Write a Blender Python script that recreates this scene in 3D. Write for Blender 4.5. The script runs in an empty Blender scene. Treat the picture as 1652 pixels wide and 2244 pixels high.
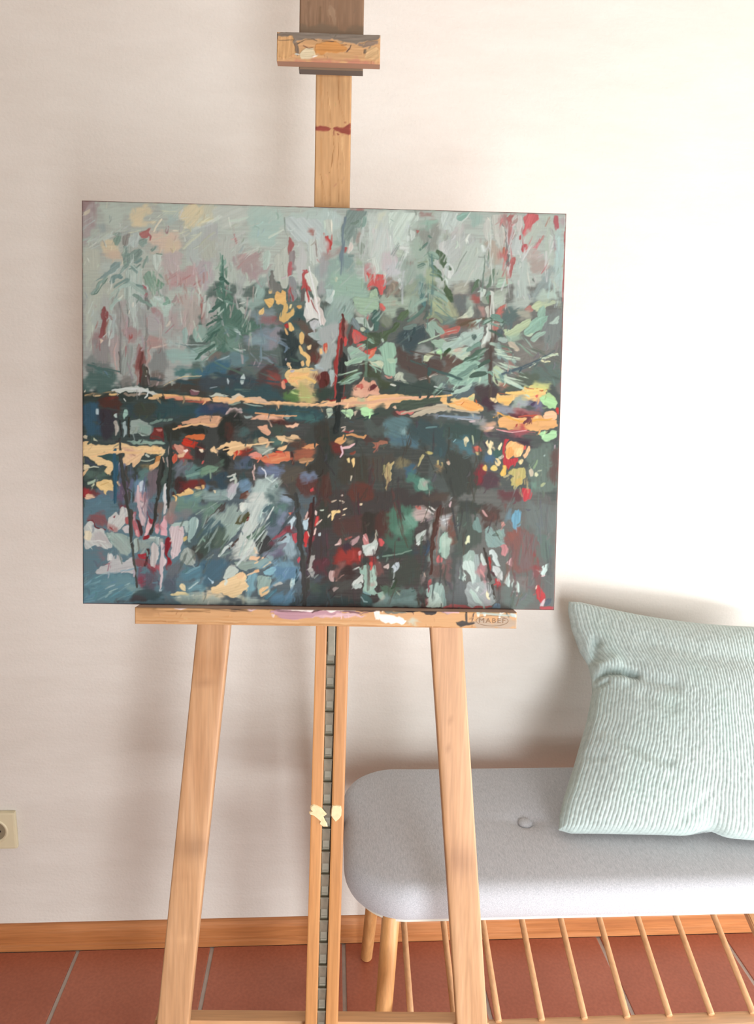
import bpy, bmesh, math, random
import numpy as np
from mathutils import Vector, Matrix

scene = bpy.context.scene
COL = scene.collection

# ---------------------------------------------------------------- camera
FOCAL_PX = 1650.0
CAM_H = 1.236
cam_data = bpy.data.cameras.new('camera')
cam = bpy.data.objects.new('camera', cam_data); COL.objects.link(cam)
cam_data.sensor_fit = 'VERTICAL'; cam_data.sensor_height = 24.0; cam_data.sensor_width = 24.0 * 1652 / 2244
cam_data.lens = FOCAL_PX / 2244 * 24.0
cam_data.clip_start = 0.02
# right, up and forward of the phone: pitched 12 deg down, turned 3.6 deg to the right, rolled 1.3 deg
RIGHT = Vector((0.9980, -0.0588, 0.0218)).normalized()
FWD = Vector((0.0621, 0.9762, -0.2079)).normalized()
UP = RIGHT.cross(FWD).normalized()
RIGHT = FWD.cross(UP).normalized()
cam.matrix_world = Matrix(((RIGHT.x, UP.x, -FWD.x, 0), (RIGHT.y, UP.y, -FWD.y, 0), (RIGHT.z, UP.z, -FWD.z, CAM_H), (0, 0, 0, 1)))
scene.camera = cam

# ---------------------------------------------------------------- daylight and exposure
scene.view_settings.view_transform = 'Standard'
scene.view_settings.look = 'None'
scene.view_settings.gamma = 1.0
scene.view_settings.use_curve_mapping = False
scene.view_settings.exposure = 0.0
world = bpy.data.worlds.new('world'); scene.world = world; world.use_nodes = True
world.node_tree.nodes['Background'].inputs[0].default_value = (0.86, 0.93, 1.0, 1)
world.node_tree.nodes['Background'].inputs[1].default_value = 1.0

def area(name, loc, direction, sx, sy, watts, color, spread=180):
    l = bpy.data.lights.new(name, 'AREA'); l.shape = 'RECTANGLE'; l.size = sx; l.size_y = sy
    l.energy = watts; l.color = color; l.spread = math.radians(spread)
    o = bpy.data.objects.new(name, l); COL.objects.link(o)
    o.location = loc; o.rotation_euler = Vector(direction).to_track_quat('-Z', 'Y').to_euler()
    return o
# daylight through the garden door behind the camera; a low lamp added at the right brightens floor and rack
area('garden_door_daylight', (0.55, -1.15, 0.80), (0.95, 1, -0.06), 0.8, 1.4, 66, (0.905, 0.947, 1.0))
area('added_side_fill', (1.80, 0.10, 0.24), (-1, 0.62, -0.02), 1.3, 0.40, 42, (0.925, 0.957, 1.0))

# ---------------------------------------------------------------- helpers
def link(name, me, mat=None, parent=None):
    o = bpy.data.objects.new(name, me); COL.objects.link(o)
    if mat is not None: me.materials.append(mat)
    if parent is not None: o.parent = parent
    return o
def tag(o, label=None, cat=None, group=None, kind=None):
    if label: o['label'] = label
    if cat: o['category'] = cat
    if group: o['group'] = group
    if kind: o['kind'] = kind
    return o
def empty(name, loc, rot=None):
    o = bpy.data.objects.new(name, None); COL.objects.link(o); o.empty_display_size = 0.05
    if rot is None: o.location = loc
    else: o.matrix_world = Matrix.Translation(loc) @ rot.to_4x4()
    return o
def bm_mesh(name, bm, smooth=False):
    me = bpy.data.meshes.new(name); bmesh.ops.recalc_face_normals(bm, faces=bm.faces); bm.to_mesh(me); bm.free()
    if smooth: me.polygons.foreach_set('use_smooth', np.ones(len(me.polygons), bool))
    return me
def add_box(bm, x0, x1, y0, y1, z0, z1, bevel=0.0, seg=2):
    b = bmesh.new()
    bmesh.ops.create_cube(b, size=1.0)
    for v in b.verts:
        v.co = Vector(((x0 + x1) / 2 + v.co.x * (x1 - x0), (y0 + y1) / 2 + v.co.y * (y1 - y0), (z0 + z1) / 2 + v.co.z * (z1 - z0)))
    if bevel > 0: bmesh.ops.bevel(b, geom=b.edges[:] + b.verts[:], offset=bevel, segments=seg, profile=0.7, affect='EDGES')
    t = bpy.data.meshes.new('t'); b.to_mesh(t); b.free(); bm.from_mesh(t); bpy.data.meshes.remove(t)
def box_mesh(name, *a, bevel=0.0, seg=2):
    bm = bmesh.new(); add_box(bm, *a, bevel=bevel, seg=seg); return bm_mesh(name, bm)
def add_prism(bm, quad, z0, z1, bevel=0.0):
    """a bar whose face is the quad (x, y) corners, from depth z0 to z1"""
    b = bmesh.new()
    lo = [b.verts.new((x, y, z0)) for x, y in quad]; hi = [b.verts.new((x, y, z1)) for x, y in quad]
    n = len(quad); b.faces.new(hi); b.faces.new(lo[::-1])
    for i in range(n): b.faces.new((lo[i], lo[(i + 1) % n], hi[(i + 1) % n], hi[i]))
    bmesh.ops.recalc_face_normals(b, faces=b.faces)
    if bevel > 0: bmesh.ops.bevel(b, geom=b.edges[:] + b.verts[:], offset=bevel, segments=2, profile=0.7, affect='EDGES')
    t = bpy.data.meshes.new('t'); b.to_mesh(t); b.free(); bm.from_mesh(t); bpy.data.meshes.remove(t)
def tube_mesh(name, path, radii, seg=16, cap=0.4):
    """a turned rod along path, rounded at its ends"""
    P = [Vector(p) for p in path]; R = list(radii)
    d0 = (P[0] - P[1]).normalized(); d1 = (P[-1] - P[-2]).normalized()
    pre = []; post = []
    for k in range(4):
        a = math.pi / 2 * (1 - k / 4.0)
        pre.append((P[0] + d0 * R[0] * cap * math.sin(a), R[0] * max(0.02, math.cos(a))))
        post.insert(0, (P[-1] + d1 * R[-1] * cap * math.sin(a), R[-1] * max(0.02, math.cos(a))))
    S = pre + list(zip(P, R)) + post
    bm = bmesh.new(); rings = []
    for i, (p, r) in enumerate(S):
        t = (P[-1] - P[0]).normalized()
        ax = t.cross(Vector((0.31, 0.17, 0.93)) if abs(t.z) < 0.9 else Vector((1, 0, 0))).normalized(); ay = t.cross(ax)
        rings.append([bm.verts.new(p + ax * (r * math.cos(2 * math.pi * j / seg)) + ay * (r * math.sin(2 * math.pi * j / seg))) for j in range(seg)])
    for a, b in zip(rings, rings[1:]):
        for j in range(seg): bm.faces.new((a[j], a[(j + 1) % seg], b[(j + 1) % seg], b[j]))
    bm.faces.new(rings[0][::-1]); bm.faces.new(rings[-1])
    return bm_mesh(name, bm, True)
def grid_mesh(name, V, colors=None, wrap_u=False, wrap_v=False, smooth=True):
    """V: (h, w, 3) array of points"""
    h, w = V.shape[:2]
    me = bpy.data.meshes.new(name)
    me.vertices.add(h * w); me.vertices.foreach_set('co', np.ascontiguousarray(V, np.float32).ravel())
    hh = h if wrap_v else h - 1; ww = w if wrap_u else w - 1
    j, i = np.mgrid[0:hh, 0:ww]
    i1 = (i + 1) % w; j1 = (j + 1) % h
    q = np.stack([j * w + i, j * w + i1, j1 * w + i1, j1 * w + i], -1).reshape(-1, 4).astype(np.int32)
    me.loops.add(q.size); me.loops.foreach_set('vertex_index', q.ravel())
    me.polygons.add(len(q)); me.polygons.foreach_set('loop_start', np.arange(0, q.size, 4, dtype=np.int32))
    if smooth: me.polygons.foreach_set('use_smooth', np.ones(len(q), bool))
    me.update(calc_edges=True)
    if colors is not None:
        at = me.color_attributes.new('paint', 'FLOAT_COLOR', 'POINT')
        c = np.ones((h * w, 4), np.float32); c[:, :3] = colors.reshape(-1, 3)
        at.data.foreach_set('color', c.ravel())
    return me

# ---------------------------------------------------------------- materials
def new_mat(name):
    m = bpy.data.materials.new(name); m.use_nodes = True
    nt = m.node_tree; b = nt.nodes['Principled BSDF']
    return m, nt, b
def N(nt, kind, **kw):
    n = nt.nodes.new(kind)
    for k, v in kw.items():
        if k in n.inputs: n.inputs[k].default_value = v
        else: setattr(n, k, v)
    return n
def srgb(h):
    return tuple(float(((c <= 0.04045) and c / 12.92) or ((c + 0.055) / 1.055) ** 2.4) for c in [int(h[i:i + 2], 16) / 255 for i in (0, 2, 4)]) + (1.0,)
def ramp(nt, stops):
    r = nt.nodes.new('ShaderNodeValToRGB'); e = r.color_ramp.elements
    while len(e) < len(stops): e.new(0.5)
    for k, (p, c) in zip(e, stops): k.position = p; k.color = c
    return r
def coords(nt, scale, rot=(0, 0, 0)):
    tc = nt.nodes.new('ShaderNodeTexCoord'); mp = nt.nodes.new('ShaderNodeMapping')
    mp.inputs['Scale'].default_value = scale; mp.inputs['Rotation'].default_value = rot
    nt.links.new(tc.outputs['Object'], mp.inputs['Vector']); return mp
def bump(nt, b, height, strength, dist):
    bp = nt.nodes.new('ShaderNodeBump'); bp.inputs['Strength'].default_value = strength; bp.inputs['Distance'].default_value = dist
    nt.links.new(height, bp.inputs['Height']); nt.links.new(bp.outputs['Normal'], b.inputs['Normal'])
def wood(name, dark, mid, light, axis='y', rough=0.5, tint=False, fine=1.0):
    m, nt, b = new_mat(name)
    s = {'x': (2.2, 42, 42), 'y': (42, 2.2, 42), 'z': (42, 42, 2.2)}[axis]
    mp = coords(nt, s)
    n1 = N(nt, 'ShaderNodeTexNoise', Scale=1.0, Detail=5.0, Roughness=0.62, Distortion=0.7)
    nt.links.new(mp.outputs[0], n1.inputs['Vector'])
    r = ramp(nt, [(0.30, srgb(dark)), (0.52, srgb(mid)), (0.72, srgb(light))])
    nt.links.new(n1.outputs['Fac'], r.inputs[0])
    mp2 = coords(nt, tuple(v * 7 * fine for v in s))
    n2 = N(nt, 'ShaderNodeTexNoise', Scale=1.0, Detail=2.0)
    nt.links.new(mp2.outputs[0], n2.inputs['Vector'])
    r2 = ramp(nt, [(0.35, (0.86, 0.86, 0.86, 1)), (0.6, (1.03, 1.03, 1.03, 1))])
    nt.links.new(n2.outputs['Fac'], r2.inputs[0])
    mx = N(nt, 'ShaderNodeMixRGB', blend_type='MULTIPLY'); mx.inputs[0].default_value = 0.8
    nt.links.new(r.outputs[0], mx.inputs[1]); nt.links.new(r2.outputs[0], mx.inputs[2])
    out = mx
    if tint:
        at = nt.nodes.new('ShaderNodeVertexColor'); at.layer_name = 'paint'
        m2 = N(nt, 'ShaderNodeMixRGB', blend_type='MULTIPLY'); m2.inputs[0].default_value = 1.0
        nt.links.new(mx.outputs[0], m2.inputs[1]); nt.links.new(at.outputs['Color'], m2.inputs[2]); out = m2
    nt.links.new(out.outputs[0], b.inputs['Base Color'])
    b.inputs['Roughness'].default_value = rough
    bump(nt, b, n2.outputs['Fac'], 0.12, 0.0006)
    return m
def painted(name, rough=0.55, weave=0.0):
    m, nt, b = new_mat(name)
    at = nt.nodes.new('ShaderNodeVertexColor'); at.layer_name = 'paint'
    nt.links.new(at.outputs['Color'], b.inputs['Base Color'])
    b.inputs['Roughness'].default_value = rough; b.inputs['Specular IOR Level'].default_value = 0.12
    if weave:
        mp = coords(nt, (1, 1, 1))
        w1 = N(nt, 'ShaderNodeTexWave', Scale=420.0, bands_direction='X'); w2 = N(nt, 'ShaderNodeTexWave', Scale=420.0, bands_direction='Y')
        ad = N(nt, 'ShaderNodeMath', operation='ADD')
        nt.links.new(mp.outputs[0], w1.inputs['Vector']); nt.links.new(mp.outputs[0], w2.inputs['Vector'])
        nt.links.new(w1.outputs['Fac'], ad.inputs[0]); nt.links.new(w2.outputs['Fac'], ad.inputs[1])
        bump(nt, b, ad.outputs[0], weave, 0.0003)
    return m
def plain(name, hexa, rough=0.5, metal=0.0, noise=0.0, nscale=30.0, bumpd=0.0):
    m, nt, b = new_mat(name)
    b.inputs['Roughness'].default_value = rough; b.inputs['Metallic'].default_value = metal
    c = srgb(hexa)
    mp = coords(nt, (nscale,) * 3)
    n = N(nt, 'ShaderNodeTexNoise', Scale=1.0, Detail=4.0)
    nt.links.new(mp.outputs[0], n.inputs['Vector'])
    k = max(noise, 0.02)
    r = ramp(nt, [(0.3, tuple(v * (1 - k) for v in c[:3]) + (1,)), (0.7, tuple(min(1, v * (1 + k)) for v in c[:3]) + (1,))])
    nt.links.new(n.outputs['Fac'], r.inputs[0]); nt.links.new(r.outputs[0], b.inputs['Base Color'])
    if bumpd: bump(nt, b, n.outputs['Fac'], 0.4, bumpd)
    return m

def wall_mat():
    m, nt, b = new_mat('brushed_plaster')
    mp = coords(nt, (7, 7, 26)); n = N(nt, 'ShaderNodeTexNoise', Scale=1.0, Detail=6.0, Roughness=0.65)
    nt.links.new(mp.outputs[0], n.inputs['Vector'])
    mp2 = coords(nt, (190, 190, 190)); n2 = N(nt, 'ShaderNodeTexNoise', Scale=1.0, Detail=3.0)
    nt.links.new(mp2.outputs[0], n2.inputs['Vector'])
    r = ramp(nt, [(0.25, srgb('d8d2c8')), (0.75, srgb('dfdad1'))])
    nt.links.new(n.outputs['Fac'], r.inputs[0]); nt.links.new(r.outputs[0], b.inputs['Base Color'])
    ad = N(nt, 'ShaderNodeMath', operation='MULTIPLY_ADD'); ad.inputs[1].default_value = 0.35
    nt.links.new(n2.outputs['Fac'], ad.inputs[0]); nt.links.new(n.outputs['Fac'], ad.inputs[2])
    bump(nt, b, ad.outputs[0], 0.35, 0.004)
    b.inputs['Roughness'].default_value = 0.9; b.inputs['Specular IOR Level'].default_value = 0.15
    return m
def tile_mat():
    m, nt, b = new_mat('terracotta')
    mp = coords(nt, (5, 5, 5)); n = N(nt, 'ShaderNodeTexNoise', Scale=1.0, Detail=5.0, Roughness=0.6)
    mp2 = coords(nt, (160, 160, 160)); n2 = N(nt, 'ShaderNodeTexNoise', Scale=1.0, Detail=2.0)
    nt.links.new(mp.outputs[0], n.inputs['Vector']); nt.links.new(mp2.outputs[0], n2.inputs['Vector'])
    oi = nt.nodes.new('ShaderNodeObjectInfo')
    ad = N(nt, 'ShaderNodeMath', operation='MULTIPLY_ADD'); ad.inputs[1].default_value = 0.35
    nt.links.new(oi.outputs['Random'], ad.inputs[0]); nt.links.new(n.outputs['Fac'], ad.inputs[2])
    r = ramp(nt, [(0.35, srgb('94523b')), (0.65, srgb('a15b43')), (0.95, srgb('ab664e'))])
    nt.links.new(ad.outputs[0], r.inputs[0])
    r2 = ramp(nt, [(0.35, (0.9, 0.9, 0.9, 1)), (0.65, (1.04, 1.04, 1.04, 1))]); nt.links.new(n2.outputs['Fac'], r2.inputs[0])
    mx = N(nt, 'ShaderNodeMixRGB', blend_type='MULTIPLY'); mx.inputs[0].default_value = 1.0
    nt.links.new(r.outputs[0], mx.inputs[1]); nt.links.new(r2.outputs[0], mx.inputs[2])
    nt.links.new(mx.outputs[0], b.inputs['Base Color'])
    b.inputs['Roughness'].default_value = 0.42
    bump(nt, b, n2.outputs['Fac'], 0.15, 0.0008)
    return m
def weave_mat():
    m, nt, b = new_mat('melange_weave')
    mp = coords(nt, (620, 110, 620)); n = N(nt, 'ShaderNodeTexNoise', Scale=1.0, Detail=2.0)
    mp1 = coords(nt, (900, 900, 900)); n1 = N(nt, 'ShaderNodeTexNoise', Scale=1.0, Detail=2.0)
    nt.links.new(mp.outputs[0], n.inputs['Vector']); nt.links.new(mp1.outputs[0], n1.inputs['Vector'])
    ad = N(nt, 'ShaderNodeMath', operation='ADD'); nt.links.new(n.outputs['Fac'], ad.inputs[0]); nt.links.new(n1.outputs['Fac'], ad.inputs[1])
    hf = N(nt, 'ShaderNodeMath', operation='MULTIPLY'); hf.inputs[1].default_value = 0.5; nt.links.new(ad.outputs[0], hf.inputs[0])
    r = ramp(nt, [(0.36, srgb('a6a8ac')), (0.5, srgb('b4b6b9')), (0.64, srgb('c2c3c6'))])
    nt.links.new(hf.outputs[0], r.inputs[0]); nt.links.new(r.outputs[0], b.inputs['Base Color'])
    b.inputs['Roughness'].default_value = 0.95; b.inputs['Specular IOR Level'].default_value = 0.1
    b.inputs['Sheen Weight'].default_value = 0.25
    bump(nt, b, hf.outputs[0], 0.35, 0.0008)
    return m
def cord_mat():
    m, nt, b = new_mat('sage_corduroy')
    at = nt.nodes.new('ShaderNodeVertexColor'); at.layer_name = 'paint'
    mp = coords(nt, (170, 170, 170)); n = N(nt, 'ShaderNodeTexNoise', Scale=1.0, Detail=3.0)
    nt.links.new(mp.outputs[0], n.inputs['Vector'])
    r = ramp(nt, [(0.3, (0.86, 0.87, 0.87, 1)), (0.7, (1.06, 1.06, 1.06, 1))]); nt.links.new(n.outputs['Fac'], r.inputs[0])
    mx = N(nt, 'ShaderNodeMixRGB', blend_type='MULTIPLY'); mx.inputs[0].default_value = 1.0
    nt.links.new(at.outputs['Color'], mx.inputs[1]); nt.links.new(r.outputs[0], mx.inputs[2])
    nt.links.new(mx.outputs[0], b.inputs['Base Color'])
    b.inputs['Roughness'].default_value = 0.9; b.inputs['Sheen Weight'].default_value = 0.3; b.inputs['Specular IOR Level'].default_value = 0.1
    bump(nt, b, n.outputs['Fac'], 0.5, 0.0015)
    return m

M_WALL = wall_mat(); M_TILE = tile_mat(); M_WEAVE = weave_mat(); M_CORD = cord_mat()
M_GROUT = plain('grout', 'b5a99e', 0.9, noise=0.08, nscale=60)
M_CEIL = plain('ceiling_white', 'e9e5de', 0.9)
M_SKIRT = wood('skirting_wood', 'a5683c', 'b87846', 'c4885a', 'x', 0.45)
M_BEECH = wood('easel_beech', 'aa8058', 'bd9269', 'c9a17a', 'y', 0.5, tint=True)
M_RAIL = wood('easel_rail_beech', 'aa7642', 'bd8650', 'c7955e', 'y', 0.45)
M_CROSS = wood('easel_cross_beech', 'b98a5e', 'c6996c', 'd0a67c', 'x', 0.5)
M_BACKLEG = wood('easel_back_leg', 'a06f48', 'b07f58', 'bd8e66', 'y', 0.5)
M_OAK = wood('bench_oak', 'bd8650', 'cd9860', 'd8a872', 'z', 0.45)
M_OAKX = wood('bench_rail_oak', 'cda276', 'd8b088', 'e0bc98', 'x', 0.45)
M_OAKY = wood('bench_slat_oak', 'bd8d60', 'cb9c70', 'd6ab80', 'y', 0.45)
M_STEEL = plain('zinc_ratchet', '848070', 0.5, 0.35, noise=0.12, nscale=160)
M_STEELD = plain('zinc_channel', '625e4a', 0.55, 0.2, noise=0.2, nscale=150)
M_CREAM = plain('dried_cream_paint', 'dcc79a', 0.6, noise=0.06, nscale=200, bumpd=0.001)
M_BOARD = plain('seat_board', 'd8d6c8', 0.7)
M_SOCKET = plain('socket_plastic', 'd9cfae', 0.35)
M_HOLE = plain('socket_recess', '8a8068', 0.5)
M_DARK = plain('pin_hole', '2a2622', 0.6)
M_EDGE = plain('canvas_edge_paint', '6e3b38', 0.7, noise=0.35, nscale=45)
M_STRETCH = wood('stretcher_pine', 'c9a878', 'd5b88a', 'dcc49a', 'y', 0.6)
M_PAINT = painted('oil_paint', 0.5, 0.25)
M_PANEL = painted('stained_wood', 0.55)
M_INK = plain('branded_mark', '86694c', 0.7)

# ---------------------------------------------------------------- painter: lays brush strokes, in order, on a raster canvas
def smooth_noise(h, w, cell, rng, cellx=None):
    cellx = cellx or cell
    gh, gw = int(h / cell) + 3, int(w / cellx) + 3
    g = rng.random((gh, gw)).astype(np.float32)
    y = np.arange(h, dtype=np.float32) / cell; x = np.arange(w, dtype=np.float32) / cellx
    yi = y.astype(int); xi = x.astype(int)
    fy = (y - yi); fx = (x - xi)
    fy = (fy * fy * (3 - 2 * fy))[:, None]; fx = (fx * fx * (3 - 2 * fx))[None, :]
    a = g[yi][:, xi]; b = g[yi][:, xi + 1]; c = g[yi + 1][:, xi]; d = g[yi + 1][:, xi + 1]
    return (a * (1 - fx) + b * fx) * (1 - fy) + (c * (1 - fx) + d * fx) * fy

def hex_rgb(s):
    return np.array([int(s[i:i + 2], 16) / 255.0 for i in (0, 2, 4)], np.float32)

def to_lin(c):
    c = np.asarray(c, np.float32)
    return np.where(c <= 0.04045, c / 12.92, ((c + 0.055) / 1.055) ** 2.4)

def chaikin(p):
    q = np.roll(p, -1, 0)
    return np.stack([p * 0.82 + q * 0.18, p * 0.18 + q * 0.82], 1).reshape(-1, 2)

class Painter:
    def __init__(self, w, h, seed=3, base='8f9a94'):
        rng = self.rng = np.random.default_rng(seed)
        self.w, self.h = w, h
        self.img = np.empty((h, w, 3), np.float32); self.img[:] = hex_rgb(base)
        self.hgt = np.zeros((h, w), np.float32)
        self.wx = ((smooth_noise(h, w, 16, rng) - .5) * 7 + (smooth_noise(h, w, 6, rng) - .5) * 3.6).astype(np.float32)
        self.wy = ((smooth_noise(h, w, 16, rng) - .5) * 7 + (smooth_noise(h, w, 6, rng) - .5) * 3.6).astype(np.float32)
        self.soft = smooth_noise(h, w, 9, rng) * .35 + smooth_noise(h, w, 24, rng) * .65
        self.br = smooth_noise(1024, 1024, 2.2, rng, 34)
        self.br = (self.br - self.br.mean()) / self.br.std()
        self.fine = self.br
    def box(self, p, m):
        x0 = max(0, int(p[:, 0].min() - m)); x1 = min(self.w, int(p[:, 0].max() + m) + 1)
        y0 = max(0, int(p[:, 1].min() - m)); y1 = min(self.h, int(p[:, 1].max() + m) + 1)
        return x0, x1, y0, y1
    def bristle(self, X, Y, d, off):
        u = X * d[0] + Y * d[1] + off; v = -X * d[1] + Y * d[0] + off * 1.7
        i = np.floor(u).astype(int); j = np.floor(v).astype(int); fu = u - i; fv = v - j
        i0 = i & 1023; i1 = (i + 1) & 1023; j0 = j & 1023; j1 = (j + 1) & 1023; b = self.br
        return ((b[j0, i0] * (1 - fu) + b[j0, i1] * fu) * (1 - fv) + (b[j1, i0] * (1 - fu) + b[j1, i1] * fu) * fv).astype(np.float32)
    def lay(self, b, a, col, br, thick, k=0.024):
        x0, x1, y0, y1 = b
        c = col[None, None, :] * (1 + k * br[..., None])
        a3 = a[..., None]
        self.img[y0:y1, x0:x1] = self.img[y0:y1, x0:x1] * (1 - a3) + c * a3
        hh = self.hgt[y0:y1, x0:x1]
        self.hgt[y0:y1, x0:x1] = hh * (1 - a * .7) + a * (thick * (1 + .35 * br))
    def poly(self, pts, col, kind):
        soft = kind == 'q'
        p = chaikin(pts)
        ext = (p.max(0) - p.min(0)).max()
        wa = min(1.0, .25 + ext / 70.0)
        b = self.box(p, 16 if soft else 7); x0, x1, y0, y1 = b
        if x1 <= x0 or y1 <= y0: return
        Y, X = np.mgrid[y0:y1, x0:x1].astype(np.float32)
        XX = X + self.wx[y0:y1, x0:x1] * wa; YY = Y + self.wy[y0:y1, x0:x1] * wa
        d2 = np.full(X.shape, 1e9, np.float32); ins = np.zeros(X.shape, bool)
        for (ax, ay), (bx, by) in zip(p, np.roll(p, -1, 0)):
            ex, ey = bx - ax, by - ay; L = ex * ex + ey * ey + 1e-9
            px, py = XX - ax, YY - ay
            t = np.clip((px * ex + py * ey) / L, 0, 1)
            d2 = np.minimum(d2, (px - t * ex) ** 2 + (py - t * ey) ** 2)
            if ay != by:
                ins ^= ((ay > YY) != (by > YY)) & (px < ex * py / (by - ay))
        sd = np.sqrt(d2) * np.where(ins, -1, 1)
        c = pts - pts.mean(0); ev, V = np.linalg.eigh(c.T @ c + np.eye(2) * 1e-6); dr = V[:, 1]
        br = self.bristle(X, Y, dr, self.rng.integers(0, 900))
        if soft:
            a = np.clip(.5 - (sd + (self.soft[y0:y1, x0:x1] - .5) * 26 + br * 1.5) / 13.0, 0, 1)
            a = a * a * (3 - 2 * a) * np.clip(.92 + .06 * br, 0, 1)
            self.lay(b, a, col, br, .35, .009)
        else:
            a = np.clip(.5 - (sd + br * .45 + .4) / 1.8, 0, 1)
            self.lay(b, a, col, br, .75 + .6 * np.exp(-np.abs(sd + 2) / 1.6))
    def stroke(self, pts, w, col, dry, op=1.0):
        b = self.box(pts, w + 7); x0, x1, y0, y1 = b
        if x1 <= x0 or y1 <= y0: return
        Y, X = np.mgrid[y0:y1, x0:x1].astype(np.float32)
        wa = min(.8, .15 + w / 18.0)
        XX = X + self.wx[y0:y1, x0:x1] * wa; YY = Y + self.wy[y0:y1, x0:x1] * wa
        d2 = np.full(X.shape, 1e9, np.float32)
        n = len(pts) - 1
        for i in range(n):
            ax, ay = pts[i]; bx, by = pts[i + 1]
            ex, ey = bx - ax, by - ay; L = ex * ex + ey * ey + 1e-9
            px, py = XX - ax, YY - ay
            t = np.clip((px * ex + py * ey) / L, 0, 1)
            s = (i + t) / n
            hw = w * .5 * (.55 + .45 * np.sin(np.pi * np.clip(.18 + .72 * s, 0, 1)))
            d2 = np.minimum(d2, np.sqrt((px - t * ex) ** 2 + (py - t * ey) ** 2) - hw)
        dr = pts[-1] - pts[0]; dr = dr / (np.linalg.norm(dr) + 1e-6)
        br = self.bristle(X, Y, dr, self.rng.integers(0, 900))
        if dry:
            a = np.clip(.5 - d2 / 3.0, 0, 1) * np.clip(.45 + br * .6, 0, .95) * op
            self.lay(b, a, col, br, .7)
        else:
            a = np.clip(.5 - (d2 + br * .3) / 1.3, 0, 1)
            self.lay(b, a, col, br, .95)
    def dabs(self, n, lo, hi, amp, alpha):
        r = self.rng
        for _ in range(n):
            x = r.uniform(0, self.w - 1); y = r.uniform(0, self.h - 1)
            c = self.img[int(y), int(x)] * (1 + r.normal(0, amp)) + r.normal(0, amp * .25, 3)
            an = r.normal(1.45, .55); L = r.uniform(lo, hi)
            p = np.array([[x, y], [x + np.cos(an) * L * .5, y + np.sin(an) * L * .5], [x + np.cos(an + .3) * L, y + np.sin(an + .3) * L]])
            w = L * r.uniform(.22, .45)
            b = self.box(p, w + 5); x0, x1, y0, y1 = b
            if x1 - x0 < 2 or y1 - y0 < 2: continue
            self.stroke(p, w, np.clip(c, 0, 1).astype(np.float32), r.random() < alpha)

def grade(P, sat, deep):
    L = (P.img @ np.array([.3, .59, .11], np.float32))[..., None]
    P.img = (L + (P.img - L) * sat - deep * (1 - L) ** 2).astype(np.float32)

def run_strokes(P, text, ox, oy):
    # '#x y u' opens a passage of the picture: its corner and the length of one unit; its first line is the ground colour
    passages = []
    for line in text.strip().splitlines():
        t = line.split()
        if not t: continue
        if t[0].startswith('#'):
            passages.append([float(t[0][1:]), float(t[1]), float(t[2]) if len(t) > 2 else 1.695, []]); continue
        passages[-1][3].append(t)
    def lay(k, t, grow=0):
        col = hex_rgb(t[1]); u = k[2]
        w, v = (float(t[2]) * u, t[3:]) if t[0] in 'sd' else (0, t[2:])
        if t[0] == 'n':                       # a flurry of loose strokes: count, length, width, angle, area
            n, L, w, an, xa, ya, xb, yb = [float(q) for q in t[2:10]]
            r = P.rng
            for _ in range(int(n)):
                x, y = r.uniform(xa, xb), r.uniform(ya, yb); aa = math.radians(an + r.normal(0, 9)); l = L * r.uniform(.4, 1.0); bend = r.normal(0, .12)
                p = np.array([[x, y], [x + math.cos(aa) * l * .5, y + math.sin(aa) * l * .5], [x + math.cos(aa + bend) * l, y + math.sin(aa + bend) * l]], np.float32) + np.array([k[0] - ox, k[1] - oy], np.float32)
                P.stroke(p, w * r.uniform(.5, 1.2), np.clip(col * r.normal(1, .05) + r.normal(0, .012, 3), 0, 1).astype(np.float32), True, .75)
            return
        pts = np.array([float(q) for q in v], np.float32).reshape(-1, 2) * u
        if grow:
            c = (pts.max(0) + pts.min(0)) * .5
            pts = c + np.sign(pts - c) * (pts.max(0) - pts.min(0)) * .5 + np.sign(pts - c) * grow
        pts = pts + np.array([k[0] - ox, k[1] - oy], np.float32)
        if t[0] in 'pq': P.poly(pts, col, t[0])
        else: P.stroke(pts, w, col, t[0] == 'd')
    for k in passages:
        if k[2] == 1.695: lay(k, k[3][0], 30)
    for k in passages:
        for t in (k[3] if k[2] in (1, .205, .5448) else k[3][1:]): lay(k, t)

# ================================================================ the room
WALL_Y = 1.396
def struct(name, me, m, parent=None):
    o = link(name, me, m, parent)
    if parent is None: o['kind'] = 'structure'
    return o
# back wall and the side walls; the front wall leaves a door opening, the right an added low gap for the side lamp
struct('wall_back', box_mesh('wall_back', -2.1, 1.95, WALL_Y, WALL_Y + 0.12, -0.02, 2.55), M_WALL)
struct('wall_left', box_mesh('wall_left', -2.1, -2.0, -1.45, WALL_Y, -0.02, 2.55), M_WALL)
bm = bmesh.new()
add_box(bm, 1.85, 1.95, -1.45, -0.70, -0.02, 2.55); add_box(bm, 1.85, 1.95, 0.80, WALL_Y, -0.02, 2.55); add_box(bm, 1.85, 1.95, -0.70, 0.80, 0.50, 2.55)
struct('wall_right', bm_mesh('wall_right', bm), M_WALL)
bm = bmesh.new()
add_box(bm, -2.0, 0.0, -1.45, -1.35, -0.02, 2.55); add_box(bm, 0.0, 1.1, -1.45, -1.35, 2.05, 2.55); add_box(bm, 1.1, 1.85, -1.45, -1.35, -0.02, 2.55)
struct('wall_front', bm_mesh('wall_front', bm), M_WALL)
struct('ceiling', box_mesh('ceiling', -2.1, 1.95, -1.45, WALL_Y + 0.12, 2.5, 2.6), M_CEIL)
floor = struct('floor', box_mesh('floor', -2.1, 1.95, -1.45, WALL_Y + 0.12, -0.05, -0.003), M_GROUT)
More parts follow.
